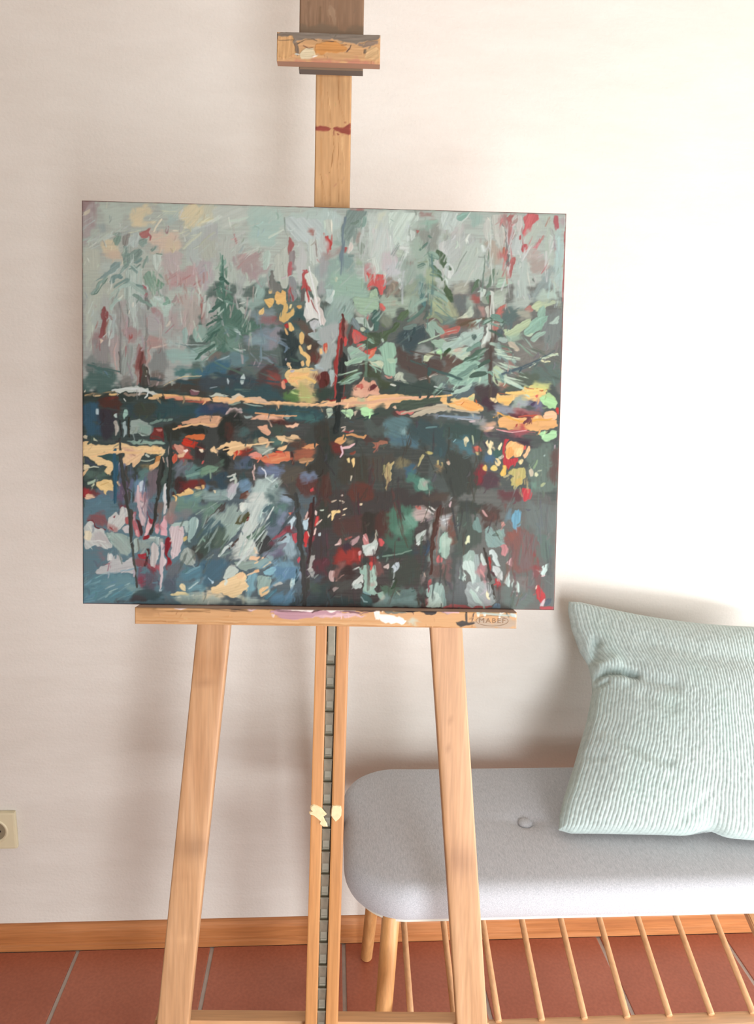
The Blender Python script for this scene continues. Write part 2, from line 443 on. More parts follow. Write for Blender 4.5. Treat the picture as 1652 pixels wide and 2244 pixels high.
# terracotta tiles with recessed joints
TP = 0.277
tile_me = box_mesh('tile', -TP / 2 + 0.004, TP / 2 - 0.004, -TP / 2 + 0.004, TP / 2 - 0.004, -0.012, 0.0, bevel=0.0018)
tile_me.materials.append(M_TILE)
rnd = random.Random(5)
for i in range(-8, 8):
    for j in range(0, 14):
        x = 0.037 + TP * (i + 0.5); y = WALL_Y - 0.012 - TP * (j + 0.5)
        if x < -1.97 or x > 1.83 or y < -1.32: continue
        t = bpy.data.objects.new('tile', tile_me); COL.objects.link(t); t.parent = floor
        t.location = (x, y, rnd.uniform(-0.0006, 0.0006)); t.rotation_euler = (0, 0, rnd.uniform(-0.002, 0.002) + math.pi / 2 * rnd.randrange(4))
# wooden skirting with a bead along its foot
bm = bmesh.new()
prof = [(0.0, 0.0), (-0.015, 0.0), (-0.015, 0.012), (-0.0115, 0.0145), (-0.0115, 0.017), (-0.0125, 0.020), (-0.0125, 0.043), (-0.011, 0.049), (-0.007, 0.0545), (-0.003, 0.0565), (0.0, 0.0565)]
a = [bm.verts.new((-2.0, WALL_Y + p, z)) for p, z in prof]; b = [bm.verts.new((1.85, WALL_Y + p, z)) for p, z in prof]
for k in range(len(prof)): bm.faces.new((a[k], a[(k + 1) % len(prof)], b[(k + 1) % len(prof)], b[k]))
bm.faces.new(a[::-1]); bm.faces.new(b)
struct('baseboard_back', bm_mesh('baseboard_back', bm), M_SKIRT)

# ================================================================ wall socket at the left edge
so = empty('wall_socket', (-0.665, WALL_Y, 0.279)); tag(so, 'cream plastic wall socket low on the white wall at the left edge', 'socket')
bm = bmesh.new(); add_box(bm, -0.0405, 0.0405, -0.011, 0.0, -0.0405, 0.0405, bevel=0.004)
link('cover_plate', bm_mesh('cover_plate', bm), M_SOCKET, so)
bm = bmesh.new(); seg = 40; rings = []
for r, y in [(0.026, -0.0108), (0.0255, -0.0125), (0.0225, -0.0128), (0.0215, -0.0115), (0.0205, -0.0112)]:
    rings.append([bm.verts.new((r * math.cos(2 * math.pi * k / seg), y, r * math.sin(2 * math.pi * k / seg))) for k in range(seg)])
for p, q in zip(rings, rings[1:]):
    for k in range(seg): bm.faces.new((p[k], p[(k + 1) % seg], q[(k + 1) % seg], q[k]))
link('socket_ring', bm_mesh('socket_ring', bm, True), M_SOCKET, so)
bm = bmesh.new()
c = [bm.verts.new((0.0208 * math.cos(2 * math.pi * k / seg), -0.01115, 0.0208 * math.sin(2 * math.pi * k / seg))) for k in range(seg)]; bm.faces.new(c)
rec = link('recess', bm_mesh('recess', bm), M_HOLE, so)
for sx in (-0.0095, 0.0095):
    bm = bmesh.new(); c = [bm.verts.new((sx + 0.0027 * math.cos(2 * math.pi * k / 16), -0.0113, 0.0027 * math.sin(2 * math.pi * k / 16))) for k in range(16)]; bm.faces.new(c)
    link('pin_hole', bm_mesh('pin_hole', bm), M_DARK, rec)

# ================================================================ the easel
# its board leans 9 deg back and is turned 2.1 deg; local x runs right, y up the board, z towards the room
EX = Vector((0.9993, -0.0371, 0.0)).normalized(); EY = Vector((0.0058, 0.1561, 0.9877)); EY = (EY - EX * EX.dot(EY)).normalized(); EZ = EX.cross(EY)
EROT = Matrix((EX, EY, EZ)).transposed()
PC = Vector((-0.0099, 0.9541, 1.1635))          # centre of the picture
FOOT = -1.1748                                   # y of the floor along the board, measured from the picture's centre
EB = PC + EY * FOOT + EZ * -0.02
easel = empty('easel', EB, EROT)
tag(easel, 'wooden studio easel with metal ratchet mast and paint-stained tray holding the landscape canvas', 'easel')
def ez(v): return v + 0.02                       # depth in the easel's own frame
def ey(v): return v - FOOT
def tinted_bar(name, quad, z0, z1, stains, parent, mat=M_BEECH, n=140):
    """bar of four faces with rounded arrises, finely divided along its length so that its stains keep their shape"""
    (xa, ya), (xb, yb), (xc, yc), (xd, yd) = quad      # bottom-left, bottom-right, top-right, top-left
    r = 0.0022
    sec = [(0, 0, z0 + r), (0, 0, z1 - r), (r * .3, 0, z1 - r * .3), (r, 0, z1)]
    fr = np.linspace(0, 1, 8)[1:-1]
    t = np.linspace(0, 1, n)
    L = np.stack([xa + (xd - xa) * t, ya + (yd - ya) * t], 1); Rr = np.stack([xb + (xc - xb) * t, yb + (yc - yb) * t], 1)
    cols = []
    for dx, _, z in sec: cols.append(np.column_stack([L[:, 0] + dx, L[:, 1], np.full(n, z)]))
    for f in fr: cols.append(np.column_stack([L[:, 0] + r + (Rr[:, 0] - L[:, 0] - 2 * r) * f, L[:, 1] + (Rr[:, 1] - L[:, 1]) * f, np.full(n, z1)]))
    for dx, _, z in sec[::-1]: cols.append(np.column_stack([Rr[:, 0] - dx, Rr[:, 1], np.full(n, z)]))
    cols.append(np.column_stack([Rr[:, 0] - r, Rr[:, 1], np.full(n, z0)])); cols.append(np.column_stack([L[:, 0] + r, L[:, 1], np.full(n, z0)]))
    V = np.stack(cols, 1)
    tint = np.ones(V.shape, np.float32)
    for sx, sy, rx, ry, col in stains:
        g = np.exp(-((V[..., 0] - sx) / rx) ** 2 - ((V[..., 1] - sy) / ry) ** 2)[..., None]
        tint = tint * (1 - g + g * np.array(col, np.float32))
    me = grid_mesh(name, V, tint, wrap_u=True, smooth=False)
    bm = bmesh.new(); bm.from_mesh(me); bm.verts.ensure_lookup_table()
    w = V.shape[1]
    bm.faces.new([bm.verts[i] for i in range(w)][::-1]); bm.faces.new([bm.verts[(n - 1) * w + i] for i in range(w)])
    bmesh.ops.recalc_face_normals(bm, faces=bm.faces); bm.to_mesh(me); bm.free()
    return link(name, me, mat, parent)
GREY = (0.72, 0.70, 0.70); WARM = (0.88, 0.82, 0.76); PALE = (1.12, 1.14, 1.16)
tinted_bar('front_leg', [(-0.2447, ey(-1.1748)), (-0.2030, ey(-1.1748)), (-0.0805, ey(0.12)), (-0.1228, ey(0.12))], ez(-0.040), ez(-0.020),
           [(-0.162, ey(-0.575), .03, .016, GREY), (-0.178, ey(-0.612), .03, .004, (.85, .82, .8)), (-0.150, ey(-0.352), .012, .004, (.62, .55, .5)), (-0.158, ey(-0.46), .03, .06, (.92, .88, .86)),
            (-0.15, ey(-0.33), .04, .02, WARM), (-0.175, ey(-0.70), .012, .006, PALE)], easel)
tinted_bar('front_leg', [(0.2220, ey(-1.1748)), (0.2637, ey(-1.1748)), (0.1500, ey(0.12)), (0.1078, ey(0.12))], ez(-0.040), ez(-0.020),
           [(0.190, ey(-0.590), .020, .022, (.74, .70, .68)), (0.186, ey(-0.60), .05, .05, (.93, .91, .9)), (0.172, ey(-0.40), .004, .003, (.7, .65, .6)), (0.17, ey(-0.44), .004, .003, (.75, .7, .65))], easel)
# twin rails of the mast with the ratchet channel between them
bm = bmesh.new(); add_prism(bm, [(-0.0181, ey(-1.1748)), (-0.0010, ey(-1.1748)), (0.0128, ey(0.20)), (-0.0002, ey(0.20))], ez(-0.044), ez(-0.020), bevel=0.0018)
link('mast_rail', bm_mesh('mast_rail', bm), M_RAIL, easel)
bm = bmesh.new(); add_prism(bm, [(0.0094, ey(-1.1748)), (0.0259, ey(-1.1748)), (0.0430, ey(0.20)), (0.0268, ey(0.20))], ez(-0.048), ez(-0.020), bevel=0.0024)
link('mast_rail', bm_mesh('mast_rail', bm), M_RAIL, easel)
def rx(y): return 0.0137 + (y + 0.286) * 0.0104      # centre line of the gap between the rails
bm = bmesh.new(); add_prism(bm, [(rx(-1.17) - .0052, ey(-1.17)), (rx(-1.17) + .0052, ey(-1.17)), (rx(.2) + .0066, ey(.2)), (rx(.2) - .0066, ey(.2))], ez(-0.046), ez(-0.0285))
chan = link('ratchet_channel', bm_mesh('ratchet_channel', bm), M_STEELD, easel)
bm = bmesh.new()
# one tooth: a wedge rising to a bright lip at its top, a step, and a small rivet-like bump
w2 = 0.0052
def wedge(bm, y0, y1, z0a, z0b, zb, w):
    v = [bm.verts.new(p) for p in [(-w, y0, zb), (w, y0, zb), (w, y1, zb), (-w, y1, zb), (-w, y0, z0a), (w, y0, z0a), (w, y1, z0b), (-w, y1, z0b)]]
    for f in [(4, 5, 6, 7), (0, 1, 5, 4), (1, 2, 6, 5), (2, 3, 7, 6), (3, 0, 4, 7)]: bm.faces.new([v[k] for k in f])
wedge(bm, 0.0, 0.0168, 0.0010, 0.0040, 0.0, w2)
wedge(bm, 0.0160, 0.0174, 0.0044, 0.0034, 0.0, w2 * 1.1)
wedge(bm, 0.0206, 0.0312, 0.0018, 0.0008, 0.0, w2 * .84)
wedge(bm, 0.0210, 0.0228, 0.0030, 0.0022, 0.0, w2 * .72)
tooth_me = bm_mesh('ratchet_tooth', bm); tooth_me.materials.append(M_STEEL)
for k in range(29):
    y = -1.165 + k * 0.0314
    if y > -0.27: continue
    o = bpy.data.objects.new('ratchet_tooth', tooth_me); COL.objects.link(o); o.parent = chan; o.location = (rx(y), ey(y), ez(-0.0285)); o.rotation_euler = (0, 0, -0.0104)
bm = bmesh.new(); add_box(bm, rx(-.29) - .0045, rx(-.29) + .0055, ey(-.318), ey(-.27), ez(-.030), ez(-.0215), bevel=.0015)
link('ratchet_pawl', bm_mesh('ratchet_pawl', bm), M_STEEL, easel)
# cross rails
bm = bmesh.new(); add_prism(bm, [(-0.2235, ey(-0.872)), (0.2425, ey(-0.8765)), (0.2380, ey(-0.8315)), (-0.2190, ey(-0.827))], ez(-0.062), ez(-0.041), bevel=0.002)
link('lower_cross_rail', bm_mesh('lower_cross_rail', bm), M_CROSS, easel)
bm = bmesh.new(); add_box(bm, -0.135, 0.165, ey(0.03), ey(0.075), ez(-0.062), ez(-0.041), bevel=0.002)
link('upper_cross_rail', bm_mesh('upper_cross_rail', bm), M_CROSS, easel)
# hinged back leg
inv = Matrix.Translation(EB) @ EROT.to_4x4(); inv.invert()
p0 = inv @ Vector((0.007, 1.030, 1.275)); p1 = inv @ Vector((0.007, 1.236, 0.0))
bm = bmesh.new(); d = (p1 - p0).normalized(); sd = Vector((1, 0, 0)); dp = d.cross(sd).normalized()
cs = []
for p in (p0, p1): cs.append([bm.verts.new(p + sd * a * .018 + dp * b * .011) for a, b in ((-1, -1), (1, -1), (1, 1), (-1, 1))])
for k in range(4): bm.faces.new((cs[0][k], cs[0][(k + 1) % 4], cs[1][(k + 1) % 4], cs[1][k]))
bm.faces.new(cs[0]); bm.faces.new(cs[1][::-1])
link('back_leg', bm_mesh('back_leg', bm), M_BACKLEG, easel)
bm = bmesh.new(); add_box(bm, -0.004, 0.022, ey(0.055), ey(0.10), ez(-0.085), ez(-0.0445), bevel=.002)
link('hinge_block', bm_mesh('hinge_block', bm), M_CROSS, easel)
# dried cream paint that ran over both rails
def blob(name, pts, z, mat, parent, th=0.0012):
    bm = bmesh.new(); n = len(pts); c = np.mean(np.array(pts), 0)
    top = [bm.verts.new((c[0] + (x - c[0]) * .86, c[1] + (y - c[1]) * .9, z + th)) for x, y in pts]; bot = [bm.verts.new((x, y, z - .0004)) for x, y in pts]
    bm.faces.new(top)
    for k in range(n): bm.faces.new((bot[k], bot[(k + 1) % n], top[(k + 1) % n], top[k]))
    return link(name, bm_mesh(name, bm), mat, parent)
def bp(lst, fx, fy): return [(fx(u), fy(v)) for u, v in lst]
# outlines in millimetres from the left rail's edge
def mmx(u): return -0.0098 + u * 0.001
def mmy(v): return ey(-0.515) - v * 0.001
blob('paint_drip', bp([(-.5, 3), (3, 0), (8, 1.5), (13, 4), (18, 10), (21.5, 14), (17, 17.5), (19, 22), (22, 27), (22.5, 31), (17, 31), (12.5, 28), (14, 24), (9, 20), (3.5, 15.5), (-2, 14), (-2.5, 11), (1.5, 9.5), (-1, 7)], mmx, mmy), ez(-0.020), M_CREAM, easel)
blob('paint_drip', bp([(28, 2), (33, 1), (40, 2), (41, 8), (40.5, 16), (38, 20), (33, 24.5), (30, 21), (26.5, 16), (27, 8)], mmx, mmy), ez(-0.020), M_CREAM, easel)

# ---------------------------------------------------------------- paint-stained front boards: the stains, and the backboard's shade, are laid with the painter
def homography(src, dst):
    A = []
    for (x, y), (u, v) in zip(src, dst):
        A.append([x, y, 1, 0, 0, 0, -u * x, -u * y, -u]); A.append([0, 0, 0, x, y, 1, -v * x, -v * y, -v])
    return np.linalg.svd(np.array(A, float))[2][-1].reshape(3, 3)
def sample(P, Hm, X, Y, ox, oy):
    w = Hm[2, 0] * X + Hm[2, 1] * Y + Hm[2, 2]
    u = (Hm[0, 0] * X + Hm[0, 1] * Y + Hm[0, 2]) / w - ox; v = (Hm[1, 0] * X + Hm[1, 1] * Y + Hm[1, 2]) / w - oy
    u = np.clip(u, 0, P.w - 1.001); v = np.clip(v, 0, P.h - 1.001)
    i = u.astype(int); j = v.astype(int); fu = (u - i)[..., None]; fv = (v - j)[..., None]
    G = np.concatenate([P.img, P.hgt[..., None]], 2)
    r = (G[j, i] * (1 - fu) + G[j, i + 1] * fu) * (1 - fv) + (G[j + 1, i] * (1 - fu) + G[j + 1, i + 1] * fu) * fv
    return r[..., :3], r[..., 3]
def painted_board(name, P, ox, oy, rect, quad, depth, zf, zb, parent, step, gain, relief=0.0, side=None):
    """box whose front face carries the painter's raster; rect in board units, quad its corners on the raster plan"""
    x0, x1, y0, y1 = rect
    nx = max(8, int((x1 - x0) / step)); ny = max(8, int((y1 - y0) / step))
    X, Y = np.meshgrid(np.linspace(x0, x1, nx), np.linspace(y1, y0, ny))
    Hm = homography([(x0, y1), (x1, y1), (x1, y0), (x0, y0)], quad)
    rgb, hg = sample(P, Hm, X, Y, ox, oy)
    r = 0.0012
    V = np.stack([X, Y, np.full(X.shape, zf) + hg * relief], -1)
    edge = np.zeros(X.shape, bool); edge[0] = edge[-1] = True; edge[:, 0] = edge[:, -1] = True
    V[edge, 2] -= r
    # skirt to the back
    S0 = V.copy()
    ring = lambda A: np.concatenate([A[:1], A[:1], A, A[-1:], A[-1:]], 0)
    V = ring(V); V = np.concatenate([V[:, :1], V[:, :1], V, V[:, -1:], V[:, -1:]], 1)
    C = ring(rgb); C = np.concatenate([C[:, :1], C[:, :1], C, C[:, -1:], C[:, -1:]], 1)
    if side: C[1] = C[-2] = hex_rgb(side); C[:, 1] = C[:, -2] = hex_rgb(side)
    if side: C[0] = C[-1] = hex_rgb(side); C[:, 0] = C[:, -1] = hex_rgb(side)
    V[1, :, 2] -= r * .3; V[-2, :, 2] -= r * .3; V[:, 1, 2] -= r * .3; V[:, -2, 2] -= r * .3
    V[0, :, 2] = zb; V[-1, :, 2] = zb; V[:, 0, 2] = zb; V[:, -1, 2] = zb
    me = grid_mesh(name, V[::-1], to_lin(np.clip(C[::-1], 0, 1)) * gain)
    bm = bmesh.new(); bm.from_mesh(me)
    q = [bm.verts.new(p) for p in ((x0, y0, zb), (x0, y1, zb), (x1, y1, zb), (x1, y0, zb))]; bm.faces.new(q)
    bm.to_mesh(me); bm.free()
    o = link(name, me, M_PANEL, parent)
    return o

TRAY = '''
#280 1300 0.5448
q c49a6e 10 40 1580 50 1580 155 10 135
s b08256 4 25 107 500 120 1000 130 1500 140
d b98a5c 4 100 85 600 100 1100 118
d d2ac80 5 200 110 700 115 1200 130
d b58758 3 60 95 300 100 800 125
d 8a6a48 12 30 62 160 68 320 72
d 5d4a3a 8 290 60 480 72
s 6a503c 3 25 52 400 60 800 68
q b08860 30 60 140 66 130 90 40 88
p d8c8c4 170 56 240 60 200 70
p d8bfb8 340 52 380 55 370 64
p c9b0b4 430 55 520 68 500 70 440 64
p b08a92 540 75 620 58 720 70 840 72 850 92 760 100 650 102 580 92
p 9a7a80 560 66 610 60 640 66 600 74
p e8e0dc 620 58 740 60 735 74 690 74
p e8dcd5 770 60 900 66 900 74 760 74
p 55403f 715 74 760 62 770 70 730 80
p c9a8a8 700 100 800 84 900 80 960 90 850 98
p 7a5a5f 830 76 870 70 960 76 900 84
p d8c0b8 560 84 575 84 572 98 564 96
p ece4da 975 62 996 64 992 104 978 106
p e8e0d5 990 84 1020 84 1110 104 1090 122 1040 120 1000 110
p 6a6a60 1000 70 1080 72 1120 80 1040 86
p 3f3a38 1150 70 1240 66 1230 90 1180 90
p 9a8a88 1240 66 1310 66 1290 84 1250 78
s d8b0b0 10 1255 72 1320 76
q b8c0b0 1120 100 1150 118 1140 132 1100 118
q a99a88 1380 110 1570 100 1570 150 1400 146
p 4a4540 1305 120 1340 108 1390 114 1380 124 1330 134
s 4a4540 9 1352 72 1356 116
s 554a45 7 1385 80 1376 112
p d8d8c8 1395 70 1410 72 1408 96 1396 94
p dcdccc 1420 66 1432 72 1436 94 1426 98
s 5a5548 5 1440 66 1520 72
s e8e4d8 8 1490 98 1495 80 1510 76
s 6a6458 7 1520 80 1530 96
p b8c4c0 1530 76 1562 80 1562 100 1540 96
p 9a8a88 1525 62 1562 66 1562 76 1530 78
s 5a4a40 4 25 50 1563 68
s 5c4a40 7 330 56 420 62 480 60
s e6dcd2 9 600 60 680 66 745 64
d 6a4f52 9 520 60 600 68 700 72
s e8ded4 9 780 64 850 68 890 66
s 57443f 8 895 66 960 72 1010 70
s 3f3836 9 1060 68 1110 72 1150 70
s d8cfc6 7 1010 64 1060 66
s 4a403c 7 1245 64 1300 70 1340 68
s 4a433e 6 1450 66 1500 70 1555 76
d 8a6f78 10 1200 64 1260 74
d a0b0a8 12 1400 80 1480 84 1550 90
p e8e0d5 985 66 1000 66 998 106 980 104
p ece4da 985 92 1060 90 1112 106 1090 120 1030 114
'''
CLAMP = '''
#560 0 0.205
q c49c70 0 0 1561 0 1561 2244 0 2244
p 94775f 460 -1500 1170 -1500 1170 400 460 400
d 9c7f67 60 560 -600 565 330
d 8d7058 70 900 -600 905 330
d a5876d 60 790 20 820 280
p a68a70 770 40 850 60 850 200 860 280 830 240 780 130
d 866b55 40 560 20 570 340
d 8b705a 50 1060 20 1050 340
d 7f664f 26 680 60 690 330
q 83705c 470 250 1160 280 1160 400 470 380
p c49c70 215 322 1352 360 1352 720 215 660
p 7c7266 215 320 1352 362 1340 440 1120 440 1060 480 980 470 900 440 760 430 540 415 480 440 430 450 430 560 412 520 400 410 250 375 232 400 215 410
p c08a52 620 470 720 455 900 460 980 520 960 560 800 570 640 590
p c9a070 240 385 380 390 410 440 410 620 240 640
p 7a6a5a 410 470 440 450 450 540 430 600 412 580
p cdc0a0 450 540 600 500 640 580 600 630 450 620
s 6a5a4a 8 440 470 520 430 600 420 640 440
s 7a5a48 8 500 490 550 520 600 510
s 7a5a48 8 900 490 960 480
s 6a5448 10 960 560 1000 520 1010 490
s 6a5448 8 700 440 820 450
s 6a5a4a 6 245 380 300 372 380 385
s 6a5a4a 6 245 435 330 432 400 430
p 8a7868 1060 470 1180 440 1320 450 1320 480 1200 510 1150 530 1130 500
p 7a6a58 1150 530 1210 540 1190 590 1150 590
p c9a87c 1200 520 1330 500 1330 660 1150 650
d b08a60 8 1190 635 1290 630
s c8d0c8 14 415 578 455 580
p e8e8e0 592 605 640 592 650 604 600 622
q b87f68 300 646 1100 668 1340 700 1340 715 320 672
p c49c70 620 700 1030 745 1030 2244 620 2244
d b88d60 26 680 760 690 1340
d d0aa7c 30 780 780 800 1350
d b68a5e 16 880 760 890 1250
d cfa87a 20 950 800 960 1360
s a87e54 7 870 760 880 1080 900 1150 950 1330
s a87e54 6 760 1000 790 1200 800 1340
d b88d60 20 700 1500 720 2200
d d0aa7c 24 930 1480 960 2200
s a47a50 7 830 1470 840 1600 800 1900 810 2240
s a87e54 6 700 1900 740 2100 760 2240
s ad8258 6 900 1460 880 1800 900 2200
d b08458 10 780 1800 790 2200
p 8f4c40 630 1378 700 1360 780 1370 812 1395 790 1415 700 1430 630 1432
p 8f4c40 828 1402 880 1385 940 1400 1020 1330 1022 1465 960 1440 900 1430 840 1422
s 8f5a48 12 838 1420 840 1470
s 8f4c40 10 950 1325 965 1330
s 8f4c40 10 880 1455 890 1460
s 6a4a38 6 790 1880 800 1890
s 8a6a4a 5 905 1770 908 1790
'''
Pt = Painter(880, 90, 5, 'c49a6e'); run_strokes(Pt, TRAY, 285, 1312); Pt.dabs(90, 4, 9, .05, .6)
# tray: tilted a hair, its front face towards the room
tray = painted_board('tray', Pt, 285, 1312, (-0.2287, 0.2475, ey(-0.2705), ey(-0.2500)), [(295, 1331), (1132, 1343), (1132, 1378), (295, 1365)], 0, ez(0.020), ez(-0.0195), easel, 0.00075, 0.92, 0.0004, 'b59a88')
BOARD_SHADED = '''
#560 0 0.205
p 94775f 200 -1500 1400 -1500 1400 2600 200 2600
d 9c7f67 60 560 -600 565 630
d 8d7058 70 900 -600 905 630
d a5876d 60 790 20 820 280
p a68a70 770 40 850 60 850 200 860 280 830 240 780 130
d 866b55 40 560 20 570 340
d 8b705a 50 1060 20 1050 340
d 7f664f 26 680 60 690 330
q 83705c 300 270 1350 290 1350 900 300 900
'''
Pb = Painter(330, 470, 7, '94775f'); run_strokes(Pb, BOARD_SHADED, 557, -4); Pb.dabs(60, 5, 12, .03, .7)
Pc = Painter(330, 470, 6, 'c49c70'); run_strokes(Pc, CLAMP, 557, -4); Pc.dabs(120, 4, 10, .045, .6)
painted_board('upper_clamp', Pc, 557, -4, (-0.0615, 0.0634, ey(0.4172), ey(0.4513)), [(607, 69), (833, 77), (833, 143), (606, 132)], 0, ez(0.0125), ez(0.0002), easel, 0.0007, 0.92, 0.0006, 'a3806a')
painted_board('clamp_backboard', Pb, 557, -4, (-0.0358, 0.0428, ey(0.4152), ey(0.640)), [(656, -266), (797, -266), (797, 152), (656, 150)], 0, ez(0.0), ez(-0.0130), easel, 0.0012, 0.80, 0, '6f665e')  # the board's shade is painted in as a darker wood tone
painted_board('mast_board', Pc, 557, -4, (-0.0161, 0.0286, ey(0.16), ey(0.640)), [(690, -235), (768, -235), (768, 640), (690, 640)], 0, ez(-0.0205), ez(-0.043), easel, 0.0012, 0.92, 0, 'b08a62')
# the maker's name burnt into the tray, inside an oval
fc = bpy.data.curves.new('stamp', 'FONT'); fc.body = 'MABEF'; fc.size = 0.0118; fc.align_x = 'CENTER'; fc.align_y = 'CENTER'; fc.extrude = 0.0002; fc.space_character = 1.25
fo = bpy.data.objects.new('stamp_tmp', fc); COL.objects.link(fo)
me = bpy.data.meshes.new_from_object(fo.evaluated_get(bpy.context.evaluated_depsgraph_get())); bpy.data.objects.remove(fo)
SX, SY = 0.2165, ey(-0.2608)
st = link('branded_stamp', me, M_INK, tray); st.location = (SX, SY, ez(0.0204)); st.scale = (0.82, 0.72, 1)
bm = bmesh.new(); seg = 64; rr = []
for a, b2 in ((0.0205, 0.0068), (0.0199, 0.0063)):
    rr.append([bm.verts.new((SX + a * math.cos(2 * math.pi * k / seg), SY + b2 * math.sin(2 * math.pi * k / seg), ez(0.0206))) for k in range(seg)])
for k in range(seg): bm.faces.new((rr[0][k], rr[0][(k + 1) % seg], rr[1][(k + 1) % seg], rr[1][k]))
link('stamp_oval', bm_mesh('stamp_oval', bm), M_INK, tray)

